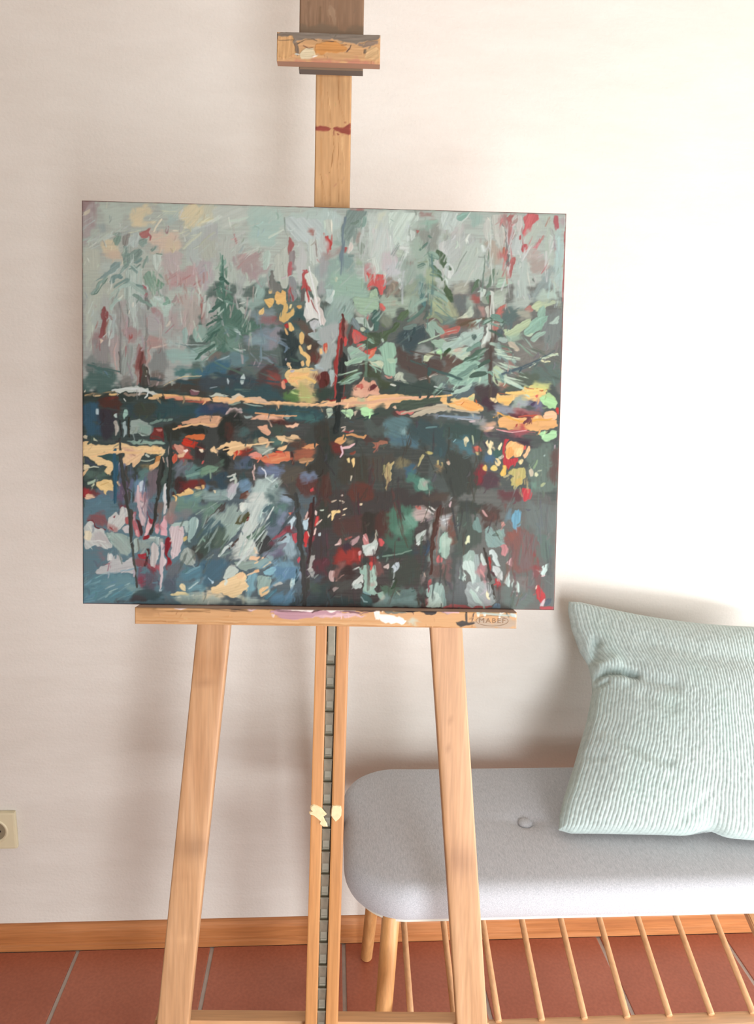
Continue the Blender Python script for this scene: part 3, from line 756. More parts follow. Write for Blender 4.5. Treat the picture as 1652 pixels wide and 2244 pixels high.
PICTURE = '''
#170 430
q a5b0a5 4 5 165 10 165 136 5 136
q a39a98 4 5 25 5 22 40 12 62 5 62
q 96807f 4 5 16 6 10 16 5 18
q 988c8a 16 10 26 10 24 22 18 40 14 24
p c4bda8 6 21 15 16 14 23 7 25
q a9b7ab 24 10 72 10 70 22 58 35 50 45 35 42 28 30
q c9bd9b 73 13 102 12 100 20 80 33 62 37 58 34 68 25
q c9bd9b 60 36 110 30 105 38 90 38
q a8b8ac 105 10 142 10 132 25 118 28 104 26
q c9c09d 140 12 165 10 165 30 150 45 135 42 132 32
q 9fb3ac 118 26 130 27 128 35 112 38 108 34
q 93a39f 24 34 36 33 39 45 35 52 26 50
q c3b99a 32 54 52 52 56 66 55 78 30 78 28 66
q bfae98 28 70 56 68 57 84 28 85
q c4b29f 98 45 135 44 134 70 105 70 95 58
q c2b49b 108 55 134 55 132 70 112 70
q a6b2ac 138 42 165 38 165 85 140 82
q b0a7a3 110 72 133 72 136 92 138 120 118 118 108 100
q ae9694 112 98 165 92 165 120 150 120 118 120
d a87f7d 3 116 108 130 98
d a87f7d 3 135 108 145 102
d a07876 3 150 115 158 110
d a57b7a 2 118 116 126 112 134 116
q aab6ab 118 120 165 118 165 136 118 136
q adb4a5 6 66 30 66 30 100 8 100
q a9b2a4 6 98 60 98 60 136 6 136
q a8b5ac 28 86 56 84 58 100 30 104
p a9bcb2 60 92 84 92 82 104 84 112 92 120 80 136 60 136
p b0bfb5 96 75 106 72 109 86 108 96 103 100 97 90
p 7e958c 58 65 64 62 65 78 75 66 85 70 83 77 72 86 60 90 57 86
p 8b8c86 59 50 68 46 66 60 62 66 58 62
p 809a8c 44 49 56 46 57 55 50 65 45 58 50 53
p a8b6b0 68 50 78 45 80 60 72 68 65 64
p a5706c 79 46 94 41 92 50 88 54 82 55 79 51
p 849a91 78 56 90 54 90 60 82 66 77 62
p 7e948b 92 68 100 63 101 67 96 72
s 6b8476 1.5 101 74 108 75
p 74908a 72 85 83 78 85 82 77 88 72 88
p 809a8c 58 86 68 82 72 86 64 91 58 90
p 849c98 32 100 40 92 48 86 55 85 55 94 46 101 38 104 20 110 28 104
p 7f998f 14 127 22 117 34 104 42 101 38 106 30 116 23 127 17 129
s 5f7d72 1.5 18 128 24 126 32 115 38 107
p 75918d 40 110 44 104 55 100 57 106 50 108 46 114 41 114
s 7b938a 2 66 95 75 93 81 89
s 829a8f 3 84 92 89 82 90 78
p 7f9d8c 83 104 90 97 98 96 103 104 110 114 108 120 102 124 100 131 96 126 92 120 86 112
p 6f947d 96 108 104 106 109 112 107 118 100 116
s 809c8f 2.5 104 100 112 108
s 8fa69b 1 62 105 63 134
p a8636a 83 115 88 116 91 125 90 134 87 132 84 122
d b58f8a 5 74 120 83 122
s 8aa097 2 56 115 50 130 44 136
s 7f9f8f 3 104 122 112 134 118 140
s e0dcc8 1 14 66 23 60
s d3cfb6 2.5 98 45 103 38 108 30
s d9d4bf 1.5 123 45 128 45
s c9cfc2 1.5 12 80 14 86
p 9b7f80 113 40 117 38 117 48 113 48
s d8d4c2 1 5 26 7 24
#440 430
q abb9ae 0 10 165 15 165 136 0 136
q b9bca6 0 11 20 11 18 25 10 35 0 37
s c6c6a4 4 0 33 8 31 14 30
q b3bdb3 20 12 65 13 60 30 40 45 20 45
s c8d0c4 2 35 28 38 40
q a3bbb0 65 14 110 16 108 40 90 62 70 65 60 55 58 35
q 9fbab0 62 30 105 30 100 60 75 64 62 50
q a9bdb4 110 17 165 16 165 30 150 40 125 40 110 32
q a6ada8 0 38 22 38 24 60 22 90 0 90
q a8b0a2 0 60 22 60 22 84 4 84
q a7a3a4 0 86 12 86 14 110 4 124 0 124
q aab3aa 22 48 50 45 52 62 40 90 30 92 24 70
p aebdb9 109 28 120 26 150 28 158 40 160 55 160 75 142 88 138 80 136 60 120 60 112 48 109 40
s 8c9f95 .8 108 28 108 42 112 54
d a5827e 4 42 50 45 60
q a3928f 46 78 60 72 78 68 78 90 76 100 60 100 44 98
q a09492 55 100 78 84 90 90 90 100 75 106 58 108
d a88b88 3 48 92 60 78
d b39c98 2 46 84 58 74
d 8a8c86 3 64 80 80 70
p a9beb2 79 74 88 68 90 78 86 96 80 95
q 8fa39b 80 100 92 92 96 100 92 108 88 120 76 128 70 118
p 777b75 87 102 94 93 96 100 92 106 96 112 110 118 104 124 90 126 86 132 88 118
p adb7ab 92 82 104 70 112 62 114 90 112 110 112 120 106 120 100 112 94 108 92 98 96 92
p a56a68 111 52 118 60 121 64 117 72 112 78 113 66
p 8f8a88 113 72 122 70 122 88 118 104 112 104 113 88
p b06a6d 111 88 118 84 118 100 112 106
d a85d62 3 120 72 121 90
p 8d9393 112 106 122 104 124 130 120 136 116 136 114 120
p 9a5f60 114 118 117 118 121 136 117 136
q b3b9b5 122 60 138 62 138 90 132 100 130 130 124 130 123 90
p b5c3b9 138 60 144 52 150 56 152 70 154 85 142 89 138 78
d 8a7f7a 2 147 54 150 78
q a3756c 140 42 145 42 145 47 140 47
p b8575a 156 52 162 50 165 58 165 78 160 70 157 62
d b07a78 3 150 82 154 86
q 93a3a0 142 90 158 84 165 86 165 110 152 110 142 98
p b05a58 131 95 138 94 140 106 144 120 142 124 135 120 130 122 132 108
d b8696a 3 132 96 138 98
p c3ccc0 135 100 140 96 150 104 152 108 149 120 154 136 146 136 140 120 136 106
p 6f6a66 130 122 134 118 136 124 134 136 128 136
p c0c8bf 134 124 139 122 142 136 134 136
q 94a39e 152 112 165 108 165 136 156 136
p 86a498 23 72 27 78 31 88 30 92 26 86
p 7f9f92 24 78 30 84 32 76 33 84 30 98 24 96
p 5f8274 23 95 27 102 30 112 28 125 24 112
p 688878 30 95 35 90 34 98 32 106 30 100
q a6b4a9 36 92 48 96 55 104 50 112 36 116
d 7c8f83 3 42 106 43 120
q a2aba6 46 108 60 104 60 120 50 134 44 130
s b0999a 2 0 132 6 128
p 5a7d6e 20 120 22 119 30 130 40 125 34 128 44 136 20 136
p 587b6b 28 112 32 122 44 134 38 136 30 128
s a9bcb0 1.5 24 116 30 128
q 8fafa5 70 118 86 110 86 122 84 132 70 136
s a9bcb2 1.5 70 136 69 128 72 120
p d0b67e 86 122 91 120 92 125 88 127
p d6ad6a 95 126 98 122 104 126 106 121 111 124 111 132 109 136 96 136
p d9b877 81 134 88 132 95 131 95 136 81 136
#700 430
q a3b2a8 0 16 165 19 165 136 0 136
q aabfb8 0 16 25 16 30 30 22 45 15 55 0 50
p b9c4b8 5 33 15 30 17 50 10 50
p d2d4c2 14 31 17 31 16 47 13 46
q aab8b4 22 18 33 18 33 32 26 36
p 7d918a 33 19 60 20 63 26 54 28 52 40 44 42 44 52 38 62 30 58 27 42 33 30
p 85a297 54 27 62 26 61 32 57 42 52 44 54 34
p 87a095 46 33 53 30 52 40 46 40
q 8fa59b 22 48 36 58 36 64 24 62
d a8b8b4 4 24 46 26 58
q a56d69 38 17 52 17 50 20 42 21
p c0504c 4 52 8 50 12 54 17 58 15 66 10 74 6 66
d b86a66 3 10 60 12 76
d c0504c 2 16 50 16 60
d b86058 2 5 48 6 60
q b2b9b3 0 52 4 54 8 76 2 82 0 82
q 9b8f8a 10 74 30 70 16 82 6 84
p a5605c 27 66 36 65 35 74 31 73
p c9c5bb 37 62 42 58 43 66 40 74 36 75
q 9a9087 46 50 52 46 55 60 50 66 46 62
p 8d9c90 47 62 55 58 57 66 54 78 49 72
q b5c3ba 64 22 72 20 100 18 115 20 112 35 115 52 112 66 100 68 96 74 90 80 75 100 68 96 66 78 60 70 58 60 60 45 62 34
q c0c9b3 72 22 88 20 84 30 76 42 70 44
p b8cabe 88 20 125 20 128 30 118 40 114 36 114 56 106 66 95 66 92 50 88 34
s 8da59c 1 91 30 96 33
q b9c4bd 66 44 84 40 88 66 80 76 68 74
p bdc7c0 98 66 122 64 116 70 116 76 108 72
p a8b8a8 98 70 108 70 110 78 100 80
q b7b2b2 80 72 98 72 104 84 100 100 90 104 80 94
q b4babb 90 90 108 84 110 96 104 110 98 108 90 104
p b9c8c2 100 108 104 106 107 114 103 121 101 118
s c8d2cc 1 101 116 104 121 107 115
p bac6bc 67 78 74 80 78 98 74 102 69 96
q b48a8a 56 90 66 90 70 100 64 104 58 104
p c7605c 60 96 66 98 72 102 76 102 84 100 86 110 84 130 78 130 76 120 72 116 66 118 62 126 60 120 64 110
d d0605c 3 62 98 64 124
d c9a9a5 3 71 100 72 112
d cf6a64 3 80 104 80 128
d c0807c 2 58 94 60 110
q 8b8173 86 104 100 110 104 118 100 136 84 136
d a5756a 2 90 104 100 112
q 8fa397 108 84 118 80 126 90 124 110 112 124 106 122 108 108
q 96ab9c 118 60 128 50 135 45 150 60 140 85 130 100 118 92
q 8a9188 120 45 135 38 148 32 157 38 152 52 150 66 140 72 130 56
q 8fae9e 128 32 156 30 150 36 134 42
q 9a8079 128 20 148 20 146 28 130 28
s a5b3a8 3 118 34 124 24 128 21
q a3b5a9 116 34 126 32 126 42 118 42
p a56f68 123 44 130 44 126 50
p b3c1b8 116 42 122 46 124 52 118 60 116 52
q 8c7a74 116 86 120 84 119 94 116 92
p b5c4bd 156 23 165 20 165 45 158 36 156 28
q a9a8a8 157 36 165 42 165 50 160 48
p bcc2bd 154 62 165 56 165 78 158 74 154 68
p 5a7058 150 68 156 72 164 80 163 88 158 92 152 80 149 74
p 627a60 143 78 148 80 149 85 145 84
p 5f785f 141 88 147 88 156 96 158 100 157 106 150 104 144 98
q 96a888 140 96 148 100 150 110 146 118 138 112
p b8c0b6 158 96 165 92 165 112 160 108
q 7d9a8e 130 104 135 108 138 120 139 136 128 136
p 5f807a 130 108 135 112 134 124 138 130 138 136 130 136 129 118
q 6a7a68 146 116 165 112 165 128 158 126 150 122
q 98a894 138 120 158 122 162 136 140 136
q 8aa59b 12 80 30 76 44 76 50 84 54 92 48 96 56 112 60 124 62 136 8 136 6 110
q 7f9a95 22 78 46 76 46 92 38 96 30 90
p 7b928c 37 76 44 75 45 78 38 79
q 92a88f 46 76 55 80 55 88 48 94
q 8eae9c 14 100 54 98 60 118 66 122 70 136 10 136
p b5c1a8 19 106 22 104 24 107 22 111
q 9a9f9e 0 84 12 84 6 100 2 130 0 130
p 9fb8b0 6 118 18 120 19 130 16 134 8 130
p c3d1c8 15 122 18 120 19 134 16 136 8 136 9 131 14 134
p 97b295 64 124 74 118 76 130 80 136 62 136
q 8c9c88 108 120 128 110 130 136 100 136
#970 430
q a6b4aa 0 19 160 23 157 136 0 136
p b3c3bb 0 20 18 21 22 30 25 34 18 42 10 48 8 42 0 44
p 84aa9c 18 24 30 21 36 21 30 30 24 33 18 29
q 92ada2 33 21 50 22 50 36 42 46 32 40
s b5c5bb 1.5 36 21 31 28 25 33 10 48
q aeb0ab 18 36 30 34 32 50 14 62 8 56
q 93a091 0 46 9 50 8 56 0 58
q a9b3ad 0 60 20 54 40 42 40 60 30 78 15 92 0 70
q a8b7ac 30 66 56 60 58 85 52 108 30 110 18 100 24 84
s 8f9e93 1 31 72 24 82 16 100
q 9d8f88 42 45 46 45 46 56 42 56
p c3cdc2 28 56 36 46 34 54 30 64
p bccac2 48 62 56 64 56 74 50 72
p b7bdb4 53 32 57 28 61 32 63 40 60 50 57 57 53 48 52 40
s d0cfbf 1 57 28 61 32
p b0b5ab 62 23 73 22 78 32 80 48 79 58 74 68 68 60 64 50 64 35
d 8f8585 2 70 30 74 52
s c9c9bb 1 74 24 79 36 80 54
q 9a9d90 57 58 66 58 66 80 60 98 56 98
s 6f8272 2 62 54 61 68 58 82
q a89f90 62 58 72 60 76 74 74 90 64 94 62 80
d 8d6f68 2 68 72 66 88
q a67370 78 23 94 24 88 40 92 56 86 64 82 46
p a86f6b 82 26 92 24 88 36 84 44
p 737774 78 34 82 50 86 70 87 92 82 90 80 72 80 56
p b5b8af 87 36 90 28 93 24 96 24 95 34 90 38
p b5b6af 96 24 104 24 102 36 100 50 99 58 97 52 94 42
p aab5b0 90 56 96 44 100 54 101 70 100 78 86 76 84 70
s c3c9c2 1 94 44 85 66 84 74 92 76
p c2696a 105 24 122 23 122 30 114 40 108 52 104 54 104 40
d cc7c76 2 108 26 108 44
d c9807a 3 114 24 112 38
p b05a5c 98 51 101 50 101 57 98 57
q a9b5a8 112 38 126 28 130 40 120 54 110 64 104 60
p b95f60 103 63 110 62 110 68 104 75 101 72
d b8706c 5 128 52 118 70
d bb6a68 4 124 56 116 74
q aaa39b 108 70 118 66 126 74 130 80 112 86 106 82
s c5b9a8 1 98 80 104 74 110 68
q a5b5a7 126 26 142 24 145 50 143 80 136 90 128 70 132 50
p b0666a 144 24 149 26 150 40 146 46 144 34
q a59a99 148 26 159 26 158 40 152 44
d 9d8889 3 144 50 144 74
q a0b9b3 147 44 158 40 156 90 150 120 144 120 145 80
s b0605f 1.5 158 46 157 90 155 136
q a5b5ac 92 82 110 82 114 100 114 125 110 136 94 136 90 110
q b4706c 76 70 82 76 84 92 80 92
p b0705f 76 66 80 66 80 76 77 74
p ad6d6a 88 78 94 80 90 96 88 106 80 106 84 96
q 9fae9c 70 92 82 94 80 106 72 112
p 6f857b 68 102 71 97 72 94 70 104
q 7d9889 56 112 64 108 62 130 54 134
p 6e8573 62 96 68 94 66 104 60 118 54 120 58 110
p 9db9a5 72 108 82 106 90 112 84 116 74 120 68 116
s 88a392 1 70 108 80 106 86 110
q 9fae9e 66 118 86 118 84 136 64 136
p 6e7a72 115 107 120 105 121 111 116 111
q 8a9b97 128 100 136 92 144 100 142 118 130 124 120 136 112 130 118 118
q a1988f 112 84 132 84 134 96 124 102 114 104
d a8706f 2 131 90 133 96
q a3b8aa 130 124 150 118 154 136 126 136
p 5a7058 0 77 4 79 5 84 2 94 0 92
s 5a7058 1 3 84 9 89
p c0cac3 4 84 12 88 14 98 12 108 2 104
p 5e745e 3 92 8 89 11 94 10 97 5 95
p 55694f 0 107 3 110 8 122 14 132 16 136 4 136 0 124
q a3a898 16 112 30 110 34 124 20 130 12 122
d 7f8070 2 20 124 28 116
p 5f7560 36 124 42 110 46 108 50 112 46 118 40 124 37 129
q 7f7a76 18 128 34 128 34 136 16 136
q a8645e 40 131 50 130 48 136 40 136
p b5c5b8 46 118 52 120 56 122 54 132 50 136 48 130
p 7b9888 54 130 62 122 66 126 64 136 56 136
#170 650
q 9da59f 6 0 165 0 165 136 6 136
q a9b3a6 7 0 28 0 24 28 22 40 18 50 17 60 10 70 7 76
q a3aaa4 28 0 45 0 46 20 40 30 30 16
q 95807f 22 44 32 36 36 50 34 62 18 62
p 8e5a5a 31 14 36 13 38 22 40 30 36 48 28 54 24 52 30 40
q a3b0a8 24 22 30 20 28 36 22 44
p a3b2ad 39 22 46 22 49 30 50 44 48 54 40 58 36 52 40 40
s 9a8276 1.5 40 30 35 46 36 56
q 868682 46 0 52 0 53 40 54 60 50 60 49 30 46 16
q a09b98 52 6 62 8 63 40 56 46 52 30
s 74807a 1.5 63 10 65 22 65 40
p a5b3ac 64 0 76 0 78 20 74 40 70 40 68 20
s d5d6c6 1.5 71 8 71 13
s d5d6c6 1.5 67 18 66 23
q 949b97 76 8 88 16 88 40 80 46 78 26
q a3b0ad 78 0 88 0 88 18 80 18
p 757d79 87 0 93 0 92 18 88 18
p a5bdb2 93 0 122 0 126 10 120 22 108 30 104 22 94 12
p 7f9c8c 110 0 119 0 122 8 116 10
d 7d9488 2 122 6 126 12
q a27f80 92 12 102 20 106 24 100 26 94 22
q a2a2a0 88 20 104 24 112 32 122 36 116 44 100 50 88 48
q aba49c 128 0 162 0 160 30 148 46 140 50 130 30
q a49b97 118 22 132 18 134 40 122 50
q b08c84 156 6 164 4 160 26
p 8d6a68 160 14 165 10 165 36 160 34
d a07a80 3 114 46 124 36
q 9d8987 60 44 80 42 82 50 70 62 62 56
p a0605c 66 48 71 48 71 54 67 56
q a58a84 86 52 116 52 114 66 96 66 88 62
q 8b8a88 17 60 44 58 44 80 40 92 22 92 16 76
p c9b8a4 25 56 29 54 33 57 29 62 26 60
q a39a97 44 58 52 52 54 70 50 90 46 100 44 80
s b39f98 2 49 62 46 72 48 88 52 100
s 6b6a66 2 53 72 55 88 56 100
q 7c8581 9 76 22 72 26 86 20 96 10 96
q 6d7875 12 88 45 88 48 104 12 104
q 4f6b66 10 98 46 98 50 112 54 118 44 124 30 126 8 124
d 5f8180 4 22 96 42 102
d 6a7876 3 32 84 33 100
d 6a7876 3 22 86 21 98
p 8f9a94 56 76 64 62 70 64 72 80 70 100 58 106 56 90
q 7d7d78 58 106 74 104 72 118 56 118
p 9a7f78 76 60 82 66 80 86 80 116 76 116 74 84
q 83524e 80 66 88 68 88 84 82 98 78 92
p 54514b 80 98 86 84 92 94 94 116 80 118
p b09a92 88 66 93 66 94 84 92 95 89 88
p cfd5c8 87 97 89 95 89 103 87 104
q 7f8582 94 72 108 66 116 74 118 92 112 104 100 100 94 92
q 716a64 94 98 114 102 112 116 92 118
s c0b0a4 1.5 96 66 110 64 116 62
q 9fb3ae 112 52 126 58 130 50 142 60 140 66 122 66 114 62
p 90aba3 134 42 140 38 143 44 142 62 134 56
p 86a69b 148 44 154 36 165 38 165 60 152 60 148 52
q 8dada5 118 68 165 64 165 86 140 94 122 86 116 76
s 6f8a88 1 126 60 140 63 156 74 165 74
s b5c8c4 1 140 62 165 63
q 4c7775 120 88 140 90 165 92 165 104 140 106 122 104
q 4a7384 150 94 165 92 165 102 150 102
s 86a59f 3 136 103 143 102
q 504c45 112 114 130 108 165 104 165 128 140 126 112 122 92 122 92 118
s a39c86 1.5 112 115 122 109 130 107
q 3f4a45 6 124 50 124 60 120 90 118 110 124 165 130 165 136 6 136
p 7c3f37 32 130 48 130 54 132 36 136
p 8a8070 62 123 90 125 92 128 60 128
p b8c2b8 46 122 58 118 64 116 80 117 90 120 92 124 80 124 66 121 60 123 56 126 48 126
p b3bdb2 80 118 92 122 104 124 110 128 104 130 94 126
p d8b678 38 126 50 125 54 128 46 129 39 129
p cfb98a 18 128 30 126 28 129 20 130
p d6b57a 97 127 108 126 110 129 104 131 97 130
p 4a4438 104 131 110 128 113 127 114 132 108 133
s d09a78 5 118 131 140 131 165 133
p d9a673 114 126 120 126 122 129 116 131 114 130
d b5604a 2 120 134 165 136
p 7c5a60 143 121 150 120 158 122 156 128 146 128
p b0a6a0 145 120 155 121 158 124 148 122
p d5d0b8 7 124 10 120 10 124
#440 650
q 5c6e68 0 0 165 0 165 136 0 136
q 9d9d97 0 0 20 0 22 20 20 40 14 44 0 40
p a5706a 0 8 4 8 3 26 0 30
q 9ea39e 8 0 18 0 20 30 16 42 6 40
q 7d8f90 58 22 82 14 94 14 100 24 100 36 80 38 66 34 60 28
q 8a6f70 72 24 98 20 108 34 100 38 78 36
q 9a5a55 90 24 100 20 106 34 96 32
q 7b8a93 66 46 80 38 104 40 102 62 90 72 66 70 54 60 56 48
q 7e999c 60 48 86 46 86 66 66 70 58 60
q 8a898e 86 46 104 42 102 60 94 70 86 66
p 56776a 18 4 40 4 50 18 58 26 70 36 80 40 62 44 50 50 40 64 34 74 20 74 12 70 12 50 20 40 22 24
q 607f70 14 40 40 30 46 48 34 62 14 66
p a0b5a8 20 8 26 12 24 22 20 18
s 9fb8aa 2 22 24 30 16 36 8
s a4b9ac 2 30 4 33 12 31 20
s a8bab0 1.5 22 2 34 10
q 8aa49b 55 4 85 2 84 12 70 18 58 14
q a9b9b0 48 0 62 0 60 8 52 10
p a3b3a8 47 16 54 12 58 18 57 24 52 22 50 17
s c4cbc0 1 50 9 56 8
p 5e7e70 57 46 66 48 64 52
p 9fb5b0 42 42 47 40 52 50 51 53 46 50
q 6f9083 36 54 52 52 54 64 44 72 34 66
s 9ab2a8 3 42 68 50 71 56 70
q 85a095 0 40 8 42 14 46 12 60 4 62 0 60
p 8aa598 12 60 18 58 19 70 14 73 9 70
s b5c5bb 1 19 64 17 72
q 90a79f 0 62 6 62 4 74 0 74
q 77716a 10 76 26 72 22 82 8 84
p 9fa8a4 0 75 9 76 9 81 4 84 0 82
q 66858a 24 78 40 74 60 76 66 84 50 94 30 92
s 8aa5a8 2 18 84 28 80 36 77
q 456d80 0 90 20 84 36 82 40 90 30 100 0 102
q 90aaa5 0 84 6 84 8 92 0 92
q 6a6b70 60 84 84 78 96 80 96 92 70 98
d 9a8f94 3 68 88 70 82
d 8d8a8e 2 74 90 78 82
q 4c4b4e 36 92 56 88 50 104 34 104
q 48545a 0 102 40 102 60 96 72 104 72 116 40 120 0 120
q 5a4c4a 72 96 92 90 104 96 104 116 84 122 72 116
q 8d4f48 86 100 102 100 104 112 90 112
q 3f5a5e 20 118 70 116 100 120 110 136 70 136 40 126 10 126
p a9bfc0 33 106 35 105 37 110 36 113 34 112
p b0c4c0 51 104 55 100 57 106 53 114 50 113
s 7d8f95 1.5 12 118 20 117
q 3d4a4a 104 46 120 40 128 60 126 80 134 90 118 96 106 88 102 66
q 45605f 118 16 134 20 134 40 130 44 118 40
q 6a5a50 122 30 138 36 142 44 150 46 136 60 130 46
q 554a42 134 48 150 58 156 74 154 88 140 88 136 70
q 77443d 142 76 156 74 154 88 142 86
p c9cdc6 135 0 142 0 150 20 154 28 146 26 136 34 134 26 136 14
p cbc8c0 143 0 153 0 157 18 160 34 158 38 150 22
s a04848 1 142 4 146 14 150 20 153 26
p b0b6b6 140 32 148 28 155 30 153 40 146 44 142 40
d 8a7d7d 2 136 30 148 28
q 9ba9a6 156 26 165 24 165 44 160 40
p 9fb0ac 137 48 150 46 160 40 165 42 165 56 150 58 142 54
p 9aa5a4 148 58 158 56 165 54 165 66 154 64
p b85c50 157 62 163 60 164 66 160 72 157 68
p d2ab80 152 70 158 66 158 74 154 76
p c98f70 160 64 163 66 162 74 159 72
q 91a3a2 156 76 165 72 165 98 152 98 146 92 154 86
p 9db5b6 145 90 152 86 165 84 165 96 154 97
q 6f3033 152 100 165 100 165 110 156 112
p d9b26a 81 3 92 4 95 6 94 13 88 15 84 10
p dcb36c 96 0 110 0 110 8 106 12 102 10 100 12 97 8
p cfae6b 104 8 110 9 112 18 110 22 118 16 120 12 121 20 117 28 114 32 106 32 101 28 102 22 106 18
p d8c78f 114 10 118 10 116 16 112 16
p d3a562 124 11 130 10 131 14 127 16 124 14
p d8b878 75 18 81 14 82 22 77 25 74 22
p b04040 107 36 113 34 114 40 109 41
p d8b470 113 33 118 34 121 42 117 46 113 44
p d4ad72 108 40 113 46 114 50 110 48 107 42
p dbb673 127 48 131 44 134 50 133 60 130 61 127 58
p dab673 126 62 130 60 133 68 138 72 141 80 141 92 136 91 134 86 136 80 131 76 127 70
p d8b278 128 84 132 82 134 88 132 91 129 90
p dcc28b 137 64 142 62 143 68 138 69
p dbb888 110 86 116 85 117 92 113 93
p 9fa3b0 108 80 111 79 110 84
p d3b87c 108 100 116 95 130 92 142 92 150 98 148 110 138 116 120 116 114 112 110 106
p a8a5ac 115 97 122 94 122 97 118 100
p dfb172 120 98 140 97 144 104 130 108 116 112 114 104
q c4ad77 124 112 146 108 150 120 150 136 126 136 120 122
q a9a86a 128 118 142 114 144 136 130 136
q b5a078 138 108 152 100 150 116 144 124
p c8453f 105 108 110 106 113 110 108 113
p cf8b70 103 110 108 108 110 118 108 121 104 116
s b0a590 3 116 124 121 119
q 5a7f4a 108 124 124 122 126 136 110 136
q 3f4f46 148 118 156 114 165 122 165 136 152 132
q 6d3d38 150 104 165 106 165 116 152 122
p e0b47a 2 131 26 130 40 130 60 130 72 132 82 136 0 136
p b5c0b0 8 126 24 125 36 127 34 130 14 130
p c2bca6 38 128 48 125 56 128 54 131 40 131
p d79b70 0 133 10 131 12 136 0 136
#700 650
q 5c6660 0 0 165 0 165 136 0 136
q 93aca2 14 0 44 0 48 16 40 30 24 36 14 40
q 8aa29b 0 10 20 12 26 30 20 60 0 62
p a9bdb6 8 0 18 0 18 6 14 10 10 8
q 9fa8a5 4 38 26 34 28 46 26 70 20 82 4 60
p c8c2ba 0 4 3 14 7 34 6 40 3 34 0 22
q a2a89a 46 18 58 20 62 26 50 28
p 92b096 44 0 78 0 76 14 68 20 60 28 50 20 42 8
p a4b7ab 46 26 58 26 64 32 64 40 72 32 68 42 66 44 58 38 50 34
q 8aa69a 32 18 44 24 42 34 32 36
p 7a8b8c 42 34 44 25 50 32 52 38 50 44 46 40 40 34
s 67857c 2 33 12 32 20
q a06a62 28 32 34 36 38 48 30 56
p 8f5048 26 30 30 26 32 32 28 46 30 52 28 68 24 68 24 48 24 34
p d2524e 30 50 36 52 35 62 32 66
p cf5a55 43 40 50 44 56 52 62 52 56 60 44 60 42 52
q a8706c 44 46 54 52 52 60 44 58
p 6a4a48 40 38 43 38 42 50 43 60 38 64 36 58 38 48
p c05a58 24 50 28 48 27 56 23 56
p b36a68 48 60 58 62 58 70 54 74 48 66
p c9584e 56 72 66 66 74 64 74 70 64 76 58 75
p d6775f 64 70 74 66 72 72 66 76
q 97ab98 84 0 118 0 116 16 106 18 98 28 84 24 78 10
p c8685f 77 8 82 8 86 14 84 20 78 16
q a88d7d 96 8 108 10 100 18
p 4f6f66 68 18 74 16 78 22 76 36 74 46 68 44 70 34 67 30
p c05050 61 22 64 24 63 32 60 28
q 7f8a78 78 22 90 24 94 34 84 40 78 36
p 6a7a60 79 34 85 38 84 40 80 38
p 55684f 76 46 90 42 98 32 103 33 102 38 96 46 88 52 89 58 84 58 82 54 76 54
p 51604e 52 46 58 40 64 46 74 46 80 52 80 60 76 64 66 68 62 68 58 62 48 60 60 56 62 50
p 5d7257 99 30 108 18 114 16 116 20 112 28 104 32
p 556f70 54 44 60 40 66 44 60 48
p b0bda5 51 40 56 38 59 42 56 46 52 44
p a5bda8 79 56 82 54 84 58 82 60
q 8ba393 116 0 130 0 130 16 126 30 118 30
s 6b8a7c 1 118 6 116 14
p 557a78 130 0 136 0 138 8 136 16 131 12
q 76776f 118 28 134 18 134 40 120 40 108 42
q 9bab86 138 0 165 0 165 26 156 26 142 14
p 72625a 136 26 146 23 158 26 156 32 140 32
p 88a594 135 32 146 34 150 48 151 52 142 54 138 44
p 527068 153 36 160 31 165 30 165 36
q a06a60 152 38 165 36 165 46 154 46
q 8f5a50 156 54 165 50 165 56
q 46575a 100 50 108 40 134 36 136 46 140 54 128 62 118 78 104 66 98 60
d 6d8585 6 112 46 113 56
d 6d8585 3 106 64 108 72
q 5c504a 100 64 112 76 130 72 136 82 158 80 165 90 160 100 130 108 110 100 102 84
s 9fb8a0 2 128 61 140 56 154 50 165 47
p 8fac97 142 56 165 54 165 66 158 70 150 66 144 62
q 8a9590 124 66 140 62 144 72 136 78 122 76
d b3bfb8 2 124 76 134 72
p b5c4a0 134 78 138 72 148 70 150 74 144 78 140 85 134 84
p 9fd09a 151 70 165 66 165 70 156 76 151 74
p c0ccb0 162 75 165 74 165 78
p 92ab9d 36 66 42 62 48 68 60 74 76 74 84 78 80 84 60 82 40 80 36 72
q 8eb5a0 62 76 98 74 100 98 86 102 80 88 64 84
p 8cb39b 76 66 88 58 96 60 98 68 102 76 100 90 100 100 96 104 86 102 83 96 84 88 80 76 78 70
p b5c0a3 62 82 72 84 82 84 83 92 78 99 80 94 72 91 64 88
p a3c3a6 86 80 96 80 98 86 90 87
p a9b5a0 98 100 102 96 108 98 110 106 116 112 116 117 110 112 104 106 98 108
p c48f80 83 102 92 104 95 102 95 106 88 107
q a5a098 40 82 52 80 54 86 44 88
p 8c9c98 36 70 38 80 42 84 40 86 36 82
q 9aa5a0 0 64 28 60 26 74 22 84 20 100 12 98 0 96
p 9fafaa 12 96 20 92 20 106 18 116 14 116 12 104
p d9b27a 0 66 4 68 5 74 2 76 0 76
p c9624e 4 62 10 60 12 68 8 74 5 70
p d0a078 8 66 10 66 10 74 7 74
p 6a3a35 0 98 12 98 13 114 6 120 0 116
q 4d5350 36 84 58 86 60 98 56 104 46 110 40 124 34 128
q 544b42 54 84 64 88 66 96 56 100
q 4b5640 60 96 76 92 82 100 86 108 96 112 94 124 80 122 74 110 60 106
p 993f3a 20 82 24 74 26 76 22 96 18 118 16 116 20 100
p 3b403e 28 68 34 74 37 82 34 110 30 131 20 132 22 108 24 86
q 46564f 94 112 165 104 165 128 80 126
s c9cfc0 2 92 114 98 115
